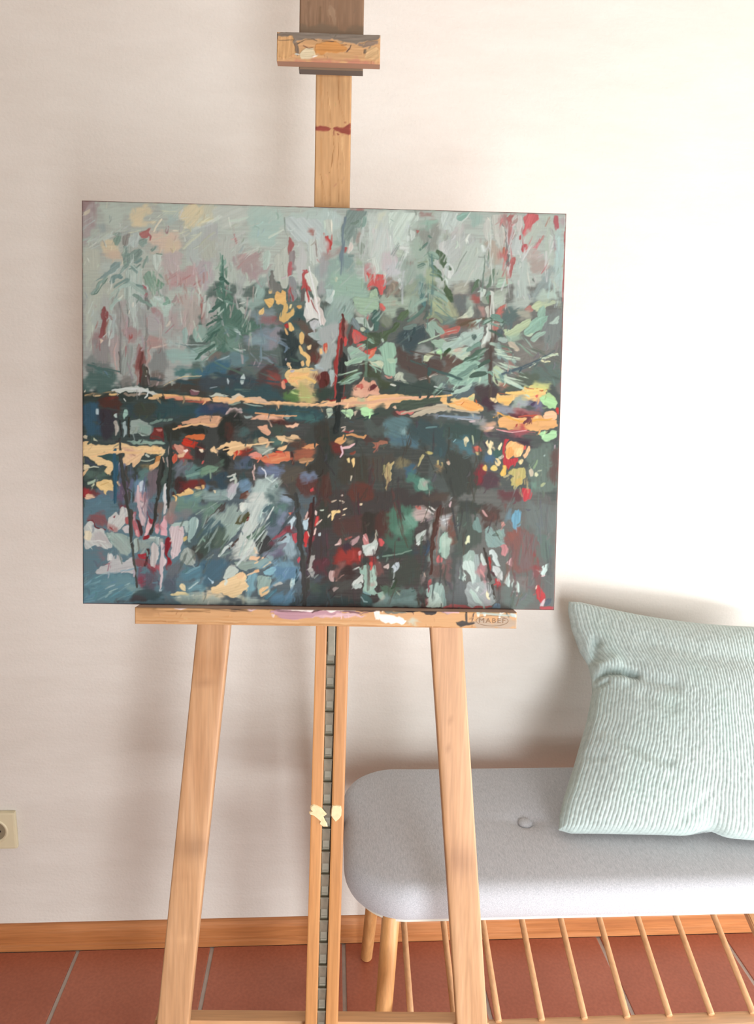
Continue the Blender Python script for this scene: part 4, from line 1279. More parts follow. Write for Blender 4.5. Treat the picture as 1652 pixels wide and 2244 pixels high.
d b0a59a 3 130 106 152 100
d c5bfae 2 140 104 152 99
q 6f7f78 148 104 165 98 165 118 150 120
s b0c0b8 2 148 116 152 117
s a5bab0 2 158 118 163 118
p cf9a80 42 122 50 112 55 108 57 103 59 104 58 110 66 110 72 108 76 114 79 124 80 128 60 128 41 131
p c06558 48 114 56 112 56 118 48 118
p 77403f 44 118 49 116 49 122 45 122
p 6a3b3c 62 118 70 112 76 114 72 120 66 124 62 122
q d5a88a 40 122 60 122 78 126 76 132 40 132
q 3f4f46 0 116 20 118 20 130 4 132
p dfb27a 0 134 30 132 60 129 100 126 140 128 142 132 120 136 0 136
p 8a3a38 4 132 20 131 30 130 34 128 34 132 20 134
p a9b08a 50 130 60 130 62 136 50 136
q 5a6a58 110 133 140 130 165 128 165 136 106 136
p dfae6a 156 130 165 128 165 136 156 136
#970 650
q 6d706b 0 0 157 0 152 136 0 136
q 7d7d76 96 60 152 50 150 76 120 84 100 90 92 78
q 7a8480 120 26 154 14 152 60 130 66
q 62756e 112 92 152 82 152 112 120 112
q 5d6a5c 84 106 120 98 118 118 100 122 82 120
q 9aa382 0 4 10 8 18 22 16 30 0 30
p 4f654c 4 0 12 0 15 8 10 8
q 6b7472 16 2 34 2 34 12 26 20 20 18
p b5bfa8 30 18 38 12 40 24 26 30 12 34 0 36 8 30 22 28
q 98ab9c 34 4 42 10 42 22 34 24
q 9a605a 40 2 50 2 48 10 42 10
q b08a80 42 12 54 12 54 26 46 24
p 8f9b8c 48 0 60 0 62 10 52 10
p 6a8a72 56 0 66 0 64 10 58 10
q a8b8a8 66 0 86 0 78 10 66 14
p aeb3a6 52 12 68 10 68 24 66 46 62 60 58 66 50 66 51 54 58 44 58 26
p bccac0 62 12 66 14 65 40 60 58 51 64 52 54 58 44
p b56e64 70 14 84 10 84 18 76 26 72 40 68 46 65 46 68 24
q a87068 66 30 72 28 70 42 66 46
p 5b564f 66 46 69 44 68 58 66 60
q 94a39a 84 8 110 6 112 10 100 18 88 16
q a5b3a8 92 4 116 2 112 10 98 14
p a5756c 106 14 115 10 118 20 112 22 104 17
p aabb96 115 12 122 8 145 4 146 8 136 14 122 20 116 18
q 9eae98 130 4 152 2 150 10 140 12
p 86a896 122 20 128 12 133 12 133 22 128 30 122 28
q 5f7370 82 20 98 17 104 22 94 34 80 40 74 32
p 8ba39a 74 32 80 32 79 37 74 38
q 9da08f 96 20 110 20 112 26 100 32
p a5b894 77 40 90 42 100 34 114 26 116 32 108 42 98 50 88 54 80 50
p 85ab98 108 40 116 28 130 24 137 24 134 34 126 42 116 48 106 52 104 46
q 93af98 84 50 104 46 102 58 90 58 84 56
p 9fb5a8 136 35 148 23 150 24 149 35 142 36
p a6c0a4 107 50 116 46 118 48 113 52 108 52
p 8fac9c 113 53 122 46 134 44 133 50 124 54 119 59 115 58
p 59676b 70 44 76 40 78 50 76 54 70 54
p 95aa9f 70 54 78 53 85 54 82 60 76 61 71 58
p b0aa96 84 58 94 58 95 62 99 66 99 71 94 71 91 68 86 66 83 62
q 8a6f66 76 68 84 68 90 74 84 76
p 7d948f 70 58 74 64 80 74 94 80 96 84 90 86 84 80 83 88 78 82 75 80 74 84 70 80 68 72 64 70 68 66
p 94ad9f 66 66 72 66 80 74 95 82 92 85 82 80 72 78 66 72
q 9a7a72 84 86 94 86 93 98 84 92
q 5d5a54 60 56 68 58 64 70 66 84 60 88 54 80
p 9ab3a8 0 60 16 54 24 46 34 46 44 38 54 38 52 50 48 62 40 66 30 64 20 66 6 72 0 76
q a9bcb2 20 44 44 36 52 40 40 50 24 50
p 5a6e68 37 50 43 48 44 54 41 57 38 55
d 7f9a90 2 36 68 40 60
q 765f50 18 36 30 30 48 27 46 34 30 42 22 46
s 6b5d4c 4 20 38 34 33 48 30 54 28
p b0665c 0 44 8 42 20 38 22 40 20 46 6 50 0 50
q b0756a 0 50 8 56 8 60 0 58
p a0b5ab 42 30 52 27 52 30 46 34 44 34
q 678078 0 32 14 28 16 34 0 36
p a9bda5 2 74 10 68 24 66 36 66 34 76 28 82 22 82 14 76 6 76
q c0a898 14 70 24 68 26 72 16 72
p 557060 28 82 36 74 46 68 58 66 58 72 48 80 36 84 20 88
p 3f5c40 0 74 8 66 10 68 3 78 0 78
q 68574e 0 84 10 76 26 86 14 92 4 100 0 100
p 8aaf9c 4 102 14 92 30 84 44 82 52 88 58 92 60 104 58 114 54 118 34 114 16 116 8 110
s a3c3ab 3 32 108 40 96 46 88
s 7a9c90 2 20 112 28 98
s a9c8b0 3 46 112 50 100
s 76968c 2 12 108 20 104
s 9cbfab 2 22 108 30 94
q 86a396 50 90 58 92 58 112 50 116
p c0cfbb 12 118 17 113 18 113 15 119
s 5a4c46 2 61 88 61 104 62 118
p a5ba97 64 90 68 88 74 94 82 100 84 108 80 114 76 112 72 116 66 110 65 100
p 718f88 72 100 78 102 82 108 79 114 75 110 73 104
p 66635a 67 96 70 106 72 112 69 112 67 104
p c2d0ae 66 96 70 102 73 112 76 114 72 108
q a87868 72 112 82 112 80 118
q b58070 82 100 87 102 84 106
s c2cfae 2 112 92 118 86 126 82
s b8c8a8 3 118 88 128 80 138 78 148 74
s d0d3a8 2 126 82 132 85 139 84
s 9fb5a0 1.5 130 80 142 74 149 76
q 5f6f72 0 112 20 118 44 118 42 124 20 132 4 128
q 544a4a 42 118 60 114 68 116 70 126 60 130 56 136 42 136
p d6b87a 12 131 30 130 36 126 41 125 41 136 10 136
p dfa15e 14 134 30 131 30 136 14 136
p c4c890 38 128 41 125 41 134 38 132
p d2c088 59 129 64 131 66 136 60 136
p dcb673 69 123 80 127 90 125 96 122 103 122 103 116 110 118 112 116 116 114 130 113 136 114 137 122 132 126 138 134 140 136 68 136
p e0c470 104 120 114 120 124 118 126 124 116 130 108 128
p d9cd86 114 114 130 113 136 116 134 121 122 118
q b9c07a 118 114 136 114 134 118
p e8ab6a 100 130 112 128 116 134 100 136
p d8695a 119 128 125 126 122 132
s b05a3c 1.5 108 118 118 120
s a85a38 1.5 122 119 128 122 136 120
s a8553a 1.2 72 124 82 126
p a3c68a 126 130 138 124 144 130 150 136 124 136
q 90a095 92 132 106 130 104 136
#170 870
q 41504e 6 0 165 4 165 136 6 136
q 5a3f38 28 2 54 0 56 12 50 22 36 26 28 16
q 45434a 24 14 50 20 50 50 34 50 26 34
q 3d5f72 6 8 24 6 26 30 24 50 6 48
q 3f5358 60 6 100 4 100 26 70 28
q 3c575a 100 4 165 8 165 22 140 26 100 24
q 3f5f78 150 14 165 12 165 20 150 22
q 4a5046 70 6 100 4 96 26 76 26
s d5b080 3 92 1 104 2
s cf8f70 4 114 0 165 2
d b55a48 2 120 4 165 7
p a3b8bc 22 18 24 14 27 17 27 23 23 23
p a8bcb5 48 22 51 21 52 27 49 28 46 24
p 8fb5a8 58 16 64 15 65 22 62 26 60 29 58 24
s c9cfc8 1.2 60 2 62 5
p a8a59a 46 32 52 30 54 40 52 48 48 52 49 40
p 8fa5a5 57 31 63 30 64 40 62 50 58 54 58 44
s 3a3a3a 2 55 30 56 50
s 454238 2 66 26 66 52
p 8d9f97 69 30 80 29 90 32 95 38 94 48 88 52 80 50 76 46 70 50 66 48 68 40
q 7f9c90 78 36 92 38 92 46 80 48
s 9aaea5 2 78 46 84 50 92 48
s 6f8a80 4 94 34 108 30 122 29
p 7d3c38 96 38 110 40 111 52 108 56 98 54 93 52
p b0756a 100 40 110 41 108 45 102 44
q 40433c 110 36 130 32 165 44 165 50 136 48 136 60 112 60
p c79a78 134 32 146 28 156 24 165 24 165 38 150 38 140 36 135 37
p d07a58 128 37 134 36 136 40 132 42
q 3a3d38 136 38 165 40 165 48 138 48
q b55248 122 60 136 58 146 66 148 80 130 80 122 70
p cc3f2c 136 52 144 56 158 58 152 66 146 64 134 62
p d2703f 138 50 150 49 165 49 163 56 150 57 139 54
q 4b3f3e 150 62 165 56 165 82 150 82
p c9907a 124 62 134 62 142 70 140 76 128 72
p d5b08a 128 74 140 71 138 77 130 78
p e5d5c8 136 69 142 66 144 70 140 73
p efe0c0 157 67 163 67 162 72 159 71
p cc6048 122 72 128 74 130 80 124 88 120 80
q b84a40 138 76 150 74 150 84 142 84
p 84a394 60 57 80 56 100 56 112 58 108 62 80 60
p dcbf8a 6 58 14 57 22 60 40 60 50 58 60 60 70 62 90 62 100 62 114 66 114 71 100 74 90 73 74 74 60 74 50 73 34 74 24 76 30 79 40 80 46 82 46 92 44 98 40 100 34 96 36 90 24 88 16 80 10 76 6 78
q d5b98a 80 58 92 56 95 62 84 62
p e0bc80 96 63 106 63 106 73 97 74
p e3c590 107 64 115 70 108 74
p d9b78c 60 68 74 66 90 68 84 76 80 84 72 92 70 91 69 84 64 90 60 90 56 88 51 93 52 88 58 80 62 74
q c8a088 58 66 72 66 76 76 66 80
s b08a70 1 46 66 58 67
s a08068 1 68 72 74 76
p 3f5f5e 24 74 36 71 50 73 56 76 54 82 46 84 36 78 24 78
p b3c0b0 88 72 94 76 92 78 86 76
s 98a898 2 82 82 90 83 98 80
p b5804a 100 76 108 74 106 84 98 88
p dcb07a 93 88 104 84 106 82 102 92 94 97 92 94
q a58f5c 78 86 96 86 92 92 80 92
p b3ab90 6 50 10 48 13 50 13 54 8 54
p a8b59a 16 50 22 54 26 58 20 57
p 4a5560 8 78 14 80 16 86 30 90 36 86 32 92 20 92 8 86
p cfc09a 6 86 14 88 16 92 8 96 6 92
q 5a7268 14 94 34 96 46 102 30 106 8 106
s b5bfa8 2 14 92 20 90 28 91
p d8b88a 6 96 14 93 10 100 6 104
q 5d7f90 24 122 46 124 46 136 10 136 20 132
q 6a6f7a 22 118 46 122 40 130 24 128
p a0b89f 12 110 24 105 26 107 20 112 13 113
p b8c0a0 16 116 21 110 22 114 18 117
p dcbf82 22 110 34 106 44 106 45 118 44 122 38 122 38 126 34 124 32 120 24 115
s c8a868 1.5 30 114 40 110
q 7a4848 8 118 22 120 30 128 16 126
q a83d40 6 118 14 120 10 128 6 126
p dcb795 8 131 12 124 20 126 24 130 16 132
q 5f6a86 52 92 60 90 62 110 52 110
q 6b5a70 52 112 66 108 66 136 52 136
q 64708a 65 90 72 92 72 120 68 124
p 3b6478 46 82 54 80 54 92 50 110 50 136 46 136 45 110
p d8b88a 50 108 53 107 56 114 55 116 52 114
p 54524f 61 90 65 90 66 110 70 136 66 136 64 116
p 47504c 72 92 76 92 76 136 72 136
q 5d7f7c 76 94 92 92 94 106 84 108 76 110
q 6a8fa8 76 108 82 108 80 126 76 126
p b0c0ca 80 110 84 106 88 116 88 124 82 126 80 120
q d0a0a0 80 126 90 124 90 136 78 136
q 756a70 92 100 106 94 104 120 98 134 92 126
q 55665c 112 86 118 92 116 110 108 126
p 3f4440 106 80 112 82 112 92 108 110 106 130 100 134 102 114 104 100
p b3c5ca 112 112 116 110 116 126 113 136 110 136
p 3d4440 118 64 122 60 122 90 120 110 121 136 116 136 117 100
p a8a39a 117 60 121 60 120 74 117 74
p 9a938e 115 78 118 76 118 92 115 90
s c8a890 1.5 110 78 112 84
q 6f7780 122 90 140 80 150 86 148 96 130 108 122 106
q 5f8580 138 90 165 86 165 104 140 108
s 79a094 3 140 102 165 96
s 3f5f58 1.5 152 95 160 91
q 4e3a37 122 104 136 100 140 110 134 126 122 126
q 7d3a38 134 110 165 108 165 112 150 114 136 122
q 6a9088 124 132 140 128 165 118 165 136 124 136
p dcb878 121 127 134 124 137 118 142 115 148 118 152 122 150 125 140 126 132 129
p dcb478 151 116 160 113 164 114 163 119 155 119
q 9fb59a 150 126 160 122 160 128 152 130
#440 870
q 4b4f4c 0 0 165 0 165 136 0 136
p e0b482 0 2 20 0 66 0 80 3 84 6 100 7 122 8 165 6 165 12 140 13 118 12 100 11 80 9 60 8 52 6 46 9 34 9 20 7 8 6 0 6
p d0b090 60 0 78 0 84 5 92 8 80 10 64 7
q b06050 0 4 10 4 12 9 0 8
q 3f5068 0 9 30 9 38 14 30 20 0 20
q 5f5a68 10 10 24 9 34 11 30 14
p c59a78 0 24 28 24 30 28 26 36 18 40 8 38 0 38
s d8b898 1.5 0 36 10 38
p b8a5a0 34 17 44 14 54 15 55 20 48 22 36 22 30 21
s 7f8f80 3 36 10 50 8
q 3b5a5e 52 10 100 12 150 14 160 20 155 34 120 34 100 26 70 24 54 20
q 4a7570 120 22 150 24 150 34 120 32
s 8fa598 1.5 54 8 70 11 80 12
p 8fa39e 54 23 66 24 68 26 58 28
p d8a888 66 26 80 22 92 23 106 25 104 30 110 32 98 32 76 29 64 28
p 809590 106 26 112 22 117 25 114 29 108 29
q 3a3f3a 28 28 40 20 50 22 60 28 70 30 60 40 46 40 40 56 26 58 20 62 20 44
q 5d4038 36 38 46 36 42 56 34 54
q 4f6a68 44 40 62 34 66 46 54 54 44 50
q 3d5050 60 44 90 46 92 54 60 56
q 5d3a34 72 29 110 32 128 34 118 36 80 34
p d4a080 73 37 86 36 88 40 92 44 91 48 86 50 80 47 75 42
p dbb090 107 36 128 34 124 40 110 39
q 4a5a50 90 38 108 40 110 46 94 48
q 56756c 88 54 104 52 106 62 92 64
p d8b88a 94 51 100 48 112 50 116 47 122 47 126 52 130 56 131 59 124 57 116 58 108 56 102 56 98 51
p cdab80 72 54 78 51 88 54 86 60 76 60
q 8a8f70 60 56 72 54 76 62 64 60
p dcb985 24 60 32 56 36 60 40 55 44 58 60 59 68 60 66 64 58 68 48 69 44 73 38 76 34 74 36 70 30 64 22 68 18 67
p e0c090 11 69 14 66 17 63 18 67 22 70 20 74 14 72
p e8d8b8 0 68 4 68 4 71 0 72
p 3c3a36 30 63 36 64 38 67 35 71 28 70
q 3a403c 24 72 36 76 40 80 40 90 28 92 24 82
q 9aa89a 68 62 82 60 90 68 80 72 70 68
p d8b080 97 66 104 63 113 60 112 66 108 69 100 68
p cc4a38 46 69 58 68 68 65 64 70 56 74 48 76 42 75
q 7d4038 56 68 68 66 60 74 52 76
s b5c0b0 2 80 74 88 68 94 66
q c95a55 72 78 90 86 96 90 84 90
p d88a78 62 74 70 70 78 72 80 78 70 82 62 78
p d8825a 74 80 84 74 96 70 116 70 117 80 108 84 96 88 84 86
p d0503c 96 68 108 69 104 72 96 71
q cf6a50 104 70 116 70 115 78 104 76
d c04a3c 2 82 78 98 74
d d89a6a 2 92 82 110 78
q 46453e 140 36 165 30 165 136 150 136 130 100 132 84 148 78 152 62
q a06048 118 66 150 64 146 80 130 84 118 78
q 5d4a40 114 60 124 58 132 64 118 68
p d0905f 129 66 140 62 150 60 154 61 148 66 140 68
p a8805a 126 78 142 77 146 80 138 84 128 85
s c89a70 1.5 128 84 142 82
p 5a3f3a 116 70 120 74 122 86 118 90
p c8605a 0 82 4 82 2 86 0 86
q 5f5a50 108 88 132 88 136 100 126 112 106 114 98 108 104 98
q 55534c 108 112 126 110 128 130 112 126
q 66453f 126 106 150 104 150 126 136 130 130 120
p c84a4c 141 120 146 117 147 121 142 124
q 6f7d94 132 100 150 96 150 102 134 106
q 607f6c 0 90 20 84 25 83 25 96 10 102 0 104
p 6f9078 0 90 10 87 24 90 20 97 6 102 0 102
q 3f5560 0 102 20 100 30 98 34 112 24 122 18 114 0 112
q 5f7f98 6 112 20 112 20 120 6 120
q 56667a 42 80 68 82 66 92 50 94 42 92
p 4a5660 52 84 55 84 54 88 52 88
q 707f9a 68 88 104 90 108 96 98 106 74 104 68 96
p 45555a 60 83 66 81 66 90 60 89
p d0b0a8 67 86 70 87 70 100 72 108 69 106 67 96
q 3f5a5c 46 94 60 92 62 104 58 114 50 104
p b0b8b0 32 103 44 97 46 99 36 105
p 3a4f50 34 105 46 99 47 101 38 107
p c0c8c0 37 107 45 103 45 105 38 110
q 6f90a8 48 108 62 104 66 116 54 124 48 116
q 7a4030 0 108 6 110 4 114
p d5b070 0 113 4 113 5 118 0 119
q 8aa5a0 0 122 30 120 36 124 30 136 0 136
p a8b5b5 34 122 42 112 48 107 48 118 46 126 40 132 34 134
q b5b0b8 38 114 46 110 46 124 36 128
p c8c0a0 16 120 20 120 21 124 18 125
q 9fb5b0 68 108 84 100 98 104 104 112 96 130 80 136 66 134
s c8d0d8 2 79 92 83 96 84 103
q a9bfb8 70 114 84 108 88 124 74 132
s b8ccc4 2 84 104 92 110 99 104
s 8fa8a5 2 90 118 98 112
p 5f7872 95 114 100 112 102 116 98 118
p 6d4f45 51 126 60 120 64 126 60 132 50 132
q c0c8c0 64 128 78 124 84 136 60 136
q 7f9590 86 120 100 118 108 124 104 136 90 136
q 5a7070 88 126 98 126 96 134 88 132
q 8fa5b5 104 124 116 126 120 136 102 136
p 50504a 105 126 116 124 124 128 128 136 122 136 116 128
#700 870
q 4a504b 0 0 165 0 165 136 0 136
p dcb082 0 5 30 3 60 0 120 0 140 0 130 4 112 6 92 10 88 14 78 15 70 18 56 14 46 12 28 12 12 11 0 12
p e0b272 64 1 110 1 124 0 112 5 96 6 70 6
p 9a3f3a 4 3 20 2 33 0 33 3 20 5
q a8b088 50 0 60 0 58 12 50 12
s c09070 1.5 30 14 46 12 54 11
q 98a598 0 12 8 12 8 18 0 18
p a0b09a 8 14 16 12 19 18 18 22 14 26 10 27 8 22
p 3a4440 18 12 26 10 28 14 26 20 30 26 22 30 18 24
p a8d09f 27 17 40 14 45 17 44 26 40 27 34 25 29 21
p a3d69c 52 14 62 12 72 16 72 22 66 25 63 28 60 28 54 22
p b0a590 44 19 50 17 48 23 46 26
s 95a58f 1.5 62 28 66 30
q 4a564e 72 18 82 12 88 16 96 14 100 22 90 28 74 28
p 4f5d50 90 10 108 4 116 7 130 5 140 1 155 0 157 6 150 8 140 10 126 18 110 16 98 16
p e0b070 156 2 165 0 165 8 158 7
p b0a890 122 19 140 14 148 9 165 8 165 20 150 20 138 23 124 25 116 25
q 6a3a38 94 18 104 20 108 24 98 24
p c07068 98 18 112 18 124 18 118 23 108 24 100 22
p d0b090 94 13 99 10 100 15 97 16
q 8a8f90 138 22 150 20 165 22 150 26
q 6f8298 150 22 165 22 165 28 152 26
q 5d7d80 82 28 112 24 118 36 110 42 112 50 130 52 128 62 112 66 94 64 90 54 80 46
q 52707c 92 50 128 52 126 64 100 66
q 7fa0a0 106 44 112 40 114 46 108 50
q 45595a 114 34 140 30 165 30 165 78 150 74 146 60 130 58 116 46
s 5f8080 3 138 40 152 38
q 55605a 60 30 84 36 80 56 62 52
q 3f4640 10 40 24 44 16 90 8 80
q 4d4a40 20 80 66 76 64 110 24 112
q 5a453f 60 52 86 54 88 58 64 58
q 55524a 66 70 100 72 84 110 66 112
s 8f4540 3 30 44 38 45
p b57f78 38 44 44 42 44 45 38 46
s c0b0a0 1.5 28 40 33 38
q 7a3a34 18 62 28 62 28 70 20 72 16 68
s c8935f 3 30 50 42 48 50 51 58 53 60 50
p d09a60 18 58 24 52 30 50 35 53 34 58 30 60 26 62
q 8a8068 36 54 44 54 42 60 34 60
s d8b0b0 3 30 66 38 65 46 61
s d0b0b8 3 28 64 29 72 27 78
p 8d5040 38 72 48 69 46 74 40 75
p 9a6a55 66 58 76 58 80 56 88 57 88 62 78 63 72 67 68 66 72 62
p dcc88a 35 80 38 78 40 82 39 86 37 85
p e0c080 41 82 44 78 46 80 46 88 43 92 42 88
p c0b8a0 40 101 43 101 42 109 40 109
q 575c58 100 90 126 84 130 100 104 104
s 8d8a60 3 84 88 83 100
p b0a070 86 86 90 84 92 86 96 83 97 88 94 96 95 100 92 108 89 110 88 118 86 122 85 120 86 108 86 96
d 8a8058 2 90 90 92 106
q 7a7458 102 78 110 76 110 84 116 82 108 90 102 90
p b0a868 136 70 142 69 148 72 146 75 138 74
p a8a070 132 73 136 74 136 80 132 86 128 91 127 88 130 82
q 9a7a50 152 88 160 90 158 94
p b8aa70 152 82 155 81 155 87 152 87
p a89a68 157 82 160 84 159 92 156 92
p c0b078 164 82 165 82 165 85 163 85
q 46677a 112 92 126 90 126 98 114 98
q 4f8070 114 104 130 98 142 110 144 122 126 126 116 116
p 7fa590 128 106 134 104 140 112 141 120 134 122 126 118
q a09a90 130 108 138 110 136 116
s 8a8a80 1.5 142 120 142 128
q 5d4038 0 104 14 100 18 130 0 136
q 6a4238 40 110 64 112 70 130 60 136 38 136
s c8c0b0 2.5 28 127 30 127
s b8a890 2 16 135 22 133
s c0b8a0 2 26 134 32 135
q 5a5048 130 126 165 124 165 136 132 136
#970 870
q 565f5b 0 0 152 0 149 136 0 136
q 6a7c72 106 70 149 62 148 120 128 130 116 120 110 100
q 465a55 0 30 30 32 50 38 52 50 60 56 40 62 0 60
q 4a504a 10 72 40 80 46 110 30 130 0 120 0 80
q 555055 54 46 90 48 120 52 112 64 80 56 60 54
q 7f98a5 0 22 30 22 46 24 44 28 20 28 0 29
q a8a890 0 11 14 12 30 20 24 22 0 20
p d8b478 0 6 10 8 20 4 34 2 40 0 42 8 46 8 52 13 52 17 44 20 30 20 20 16 10 12 0 11
p e3a45c 14 8 26 4 42 6 52 14 50 18 36 18 26 14
p e8b078 16 4 26 4 28 8 20 9 14 8
s b5652f 1 24 10 28 6
p c8662f 42 2 46 6 44 10
p c2653a 44 10 48 9 47 13
p b8c088 32 0 42 0 40 6 36 4
q 544048 44 2 60 0 68 8 66 16 56 16 48 8
p d8c08a 60 0 68 0 72 6 68 8 62 4
p e2b566 70 0 94 0 92 6 86 11 78 10 70 6
p e2c070 100 0 116 0 112 6 104 6
q 8a8f96 66 12 96 12 104 20 80 22 68 18
q 93a598 90 4 106 4 112 10 110 16 94 14
q 75758a 112 6 126 4 128 16 116 20 108 16
p a0d094 124 0 136 0 144 2 150 6 146 14 138 14 128 8
p 5d5068 113 10 120 5 122 7 116 14
q 9aa5a8 100 8 114 8 108 16
q a06868 92 18 120 18 124 24 100 26
q 6d3a40 86 22 100 24 112 26 100 28 88 26
p d8a468 70 26 86 24 98 28 110 27 118 26 126 24 132 26 140 30 149 28 149 42 130 44 110 43 100 44 84 41 72 38
s c05a48 2 98 26 112 24 122 24
p e3b48a 130 24 134 18 142 17 148 20 149 26 144 31 138 30 132 28
p c8453f 145 14 151 12 151 24 147 20
p deb07a 100 30 108 27 112 30 106 34 100 36
p e3b878 118 25 124 24 124 30 120 30
s f0c890 2 84 26 98 29
q c8a080 54 32 72 28 74 40 64 42 54 38
p d8b0a0 53 38 58 37 68 40 66 43 56 41
q 8f9290 44 26 60 26 56 36 44 34
q b5a5a0 60 22 72 22 70 28
p b04a40 94 36 97 35 96 40 94 40
q c05a50 104 40 110 40 114 44 104 43
s c86a68 1.5 72 42 84 44 100 43 120 46
q a05a60 84 45 116 46 120 49 90 49
s d8a0a0 1.5 70 42 90 46 108 43
p 9fd09a 122 46 136 45 149 45 149 52 140 54 136 58 130 56 126 50
q c0a890 118 44 130 44 126 48
p b5a8a8 32 31 42 30 44 33 38 34
s 9fa8b0 2 20 28 40 30
q 4f7880 6 56 28 50 44 66 40 76 20 66
s 7aa0a5 1.5 14 58 18 54
p d0c8a0 26 54 29 50 32 52 34 56 31 60 29 62 27 57
s a8a888 2 30 58 30 63
s 9aa888 2.5 38 50 39 60
q b05050 38 63 44 64 44 70
p c86a58 39 64 46 63 50 66 51 70 46 70 42 69
p b0a070 42 70 48 70 47 76 43 76
q 7a6068 56 50 62 52 60 57
q 50708a 58 72 68 72 68 88 62 90 56 80
q 4a6a60 66 70 78 68 78 80 68 78
p e0d0a0 55 58 58 56 60 60 62 56 65 58 64 64 62 66 64 70 62 75 59 75 57 70 60 64 57 62
p e3d5a8 72 62 76 58 78 60 76 66 74 70 70 67
p c0444a 80 56 86 55 84 60 82 68 82 76 90 80 100 78 98 86 92 88 84 94 78 90 78 70
p e8b070 83 64 86 58 92 57 98 57 104 62 106 66 104 74 98 79 94 78 92 76 86 82 82 78 82 70
p dc9c58 84 66 90 64 94 70 92 77 86 80 82 74
p f0c080 95 66 104 64 104 72 98 78 94 74
q 50404a 98 55 114 56 116 64 106 62
p cf6055 104 64 108 62 108 68 105 68
p e8b888 104 76 108 68 112 62 115 64 113 70 109 78 106 80
p e0c890 98 84 102 79 105 82 102 87 100 88
p a8b5a0 70 78 78 74 80 78 74 82
p dcc890 67 80 72 79 75 84 73 90 70 90 67 86
q 5d4a50 48 100 70 96 80 104 78 120 54 116
q 94383f 46 86 54 88 52 96 48 108 46 100
p d8b060 51 91 54 86 58 89 57 95 53 95
p d5c070 61 91 66 88 70 90 71 95 66 96 62 95
p e3b85a 74 98 77 92 78 88 82 90 83 98 80 102 76 102
s a8a078 3 80 103 86 100
p b0a868 84 96 92 92 106 91 108 98 106 108 104 114 98 116 96 121 93 122 92 116 88 116 87 106 90 100
p c0a860 94 106 104 104 102 114 94 114
q 8a8a70 72 110 78 108 80 114 74 118
q 77787a 76 116 84 116 86 128 76 128
p b8b098 111 94 116 92 119 96 118 102 114 103 112 99
p c3c8a0 119 98 122 96 125 102 122 104 119 102
s 8aa080 2 113 88 114 92
s 7f9a78 2.5 118 92 121 86 122 82
s 9aa890 2 124 96 128 95
q 6f9080 114 108 122 108 122 118 114 118
p 9aa880 126 112 130 110 134 112 130 116 127 117
p 98b0a8 130 76 133 74 133 77 131 78
s b0a0a8 1 145 62 145 66
q 6d4a4c 70 116 100 118 102 132 72 136
p c84a50 104 118 112 118 116 120 114 132 106 136 102 130
q 6a5550 142 70 149 68 148 110 142 108
s 7a4a40 2 7 80 8 82
p c0a890 5 83 9 81 11 86 9 88 6 87
s 93a0a0 2 10 134 13 130
#170 1100
q 5d7d88 6 0 165 0 165 133 6 131
q 5f7f8c 6 0 50 0 44 16 20 14 6 24
q 5a5a60 48 0 66 0 66 8 52 8
q 6a8a7c 126 0 165 0 165 14 130 14
q 7a7f80 122 12 150 12 148 22 122 24
q 54696c 144 44 165 20 165 60 146 58 138 56
q 8a5a5c 14 20 26 16 38 16 38 34 24 32
q 8a4048 48 14 54 6 62 4 62 8 54 14 52 18
s 7a3035 1.5 12 24 20 24 24 33 36 36
p bcc0bb 38 30 42 20 49 13 51 18 56 8 62 7 66 12 67 18 62 26 56 34 48 38 40 36
p 7d3a40 45 20 49 17 48 21
p b0605f 60 20 66 18 67 30 62 28
q a8807c 40 30 46 32 48 36 40 36
s 9a3f45 1.5 42 33 46 36
p b5b3b3 56 34 66 28 68 40 60 40
p b8bfba 8 34 12 26 18 25 22 28 23 34 34 36 37 44 38 50 46 54 44 60 30 60 22 58 16 62 10 62 8 54 7 44
q b0aeac 22 36 36 38 36 52 24 50
p d5cdb0 8 38 16 37 18 42 14 50 8 48
s c8cdc8 1.5 12 50 26 50 36 52
q 8f6f74 18 64 30 60 40 74 32 74
p b0b3b2 46 66 56 70 58 80 66 72 72 70 74 86 73 94 58 90 40 92 22 94 28 84 38 78 44 74
p 92aaa2 37 38 50 39 62 42 70 46 70 66 66 70 56 68 50 60 44 54 38 48
q 94a59e 48 50 70 50 70 70 54 70
s 7f9a92 2 36 40 40 48 48 52
s 7f8f88 2 54 68 57 80
p c3c8c4 39 66 42 64 46 68 45 76 38 76
d 9a5058 2 34 80 44 77
p c0b0b0 78 0 90 0 89 10 86 24 84 34 81 26 79 12
p b86a70 70 12 75 14 76 26 80 40 80 46 74 46 71 30
p d0a5a8 71 16 74 14 75 22 72 24
p d09a9c 74 36 78 36 79 46 74 44
p 555048 66 8 72 12 71 30 72 46 68 46 67 28
p 5d3f40 75 14 79 24 84 36 84 44 80 44 77 30
p d5a8aa 86 34 90 20 92 28 97 26 94 36 90 44 86 46
q 646a78 90 0 100 0 99 18 92 20
p 9c3f48 88 8 92 22 97 22 97 28 92 28 90 18
q 7a6a62 102 2 110 0 108 20 104 28 101 24
p 4f4a48 100 0 104 0 102 20 98 38 95 46 92 44 97 24
p c5c5c3 112 0 117 0 115 14 112 18 112 8
p d5a5ac 111 18 116 18 117 36 116 44 108 42 108 30
p cf9aa0 100 30 106 28 107 40 100 44
q 9a5a60 100 26 106 24 106 30
s 554a48 1.5 118 0 118 14
q 8d8078 118 0 126 0 124 14 118 20
q 9a7a78 118 20 126 16 122 26
p 9fb3ab 72 48 80 46 78 66 72 66
q 96a8a0 80 48 104 46 106 52 92 56 82 64
q 8a9a94 80 54 94 52 90 66 80 64
s b0c5bd 2 92 47 106 46
s b5c5c0 1.5 105 46 105 54
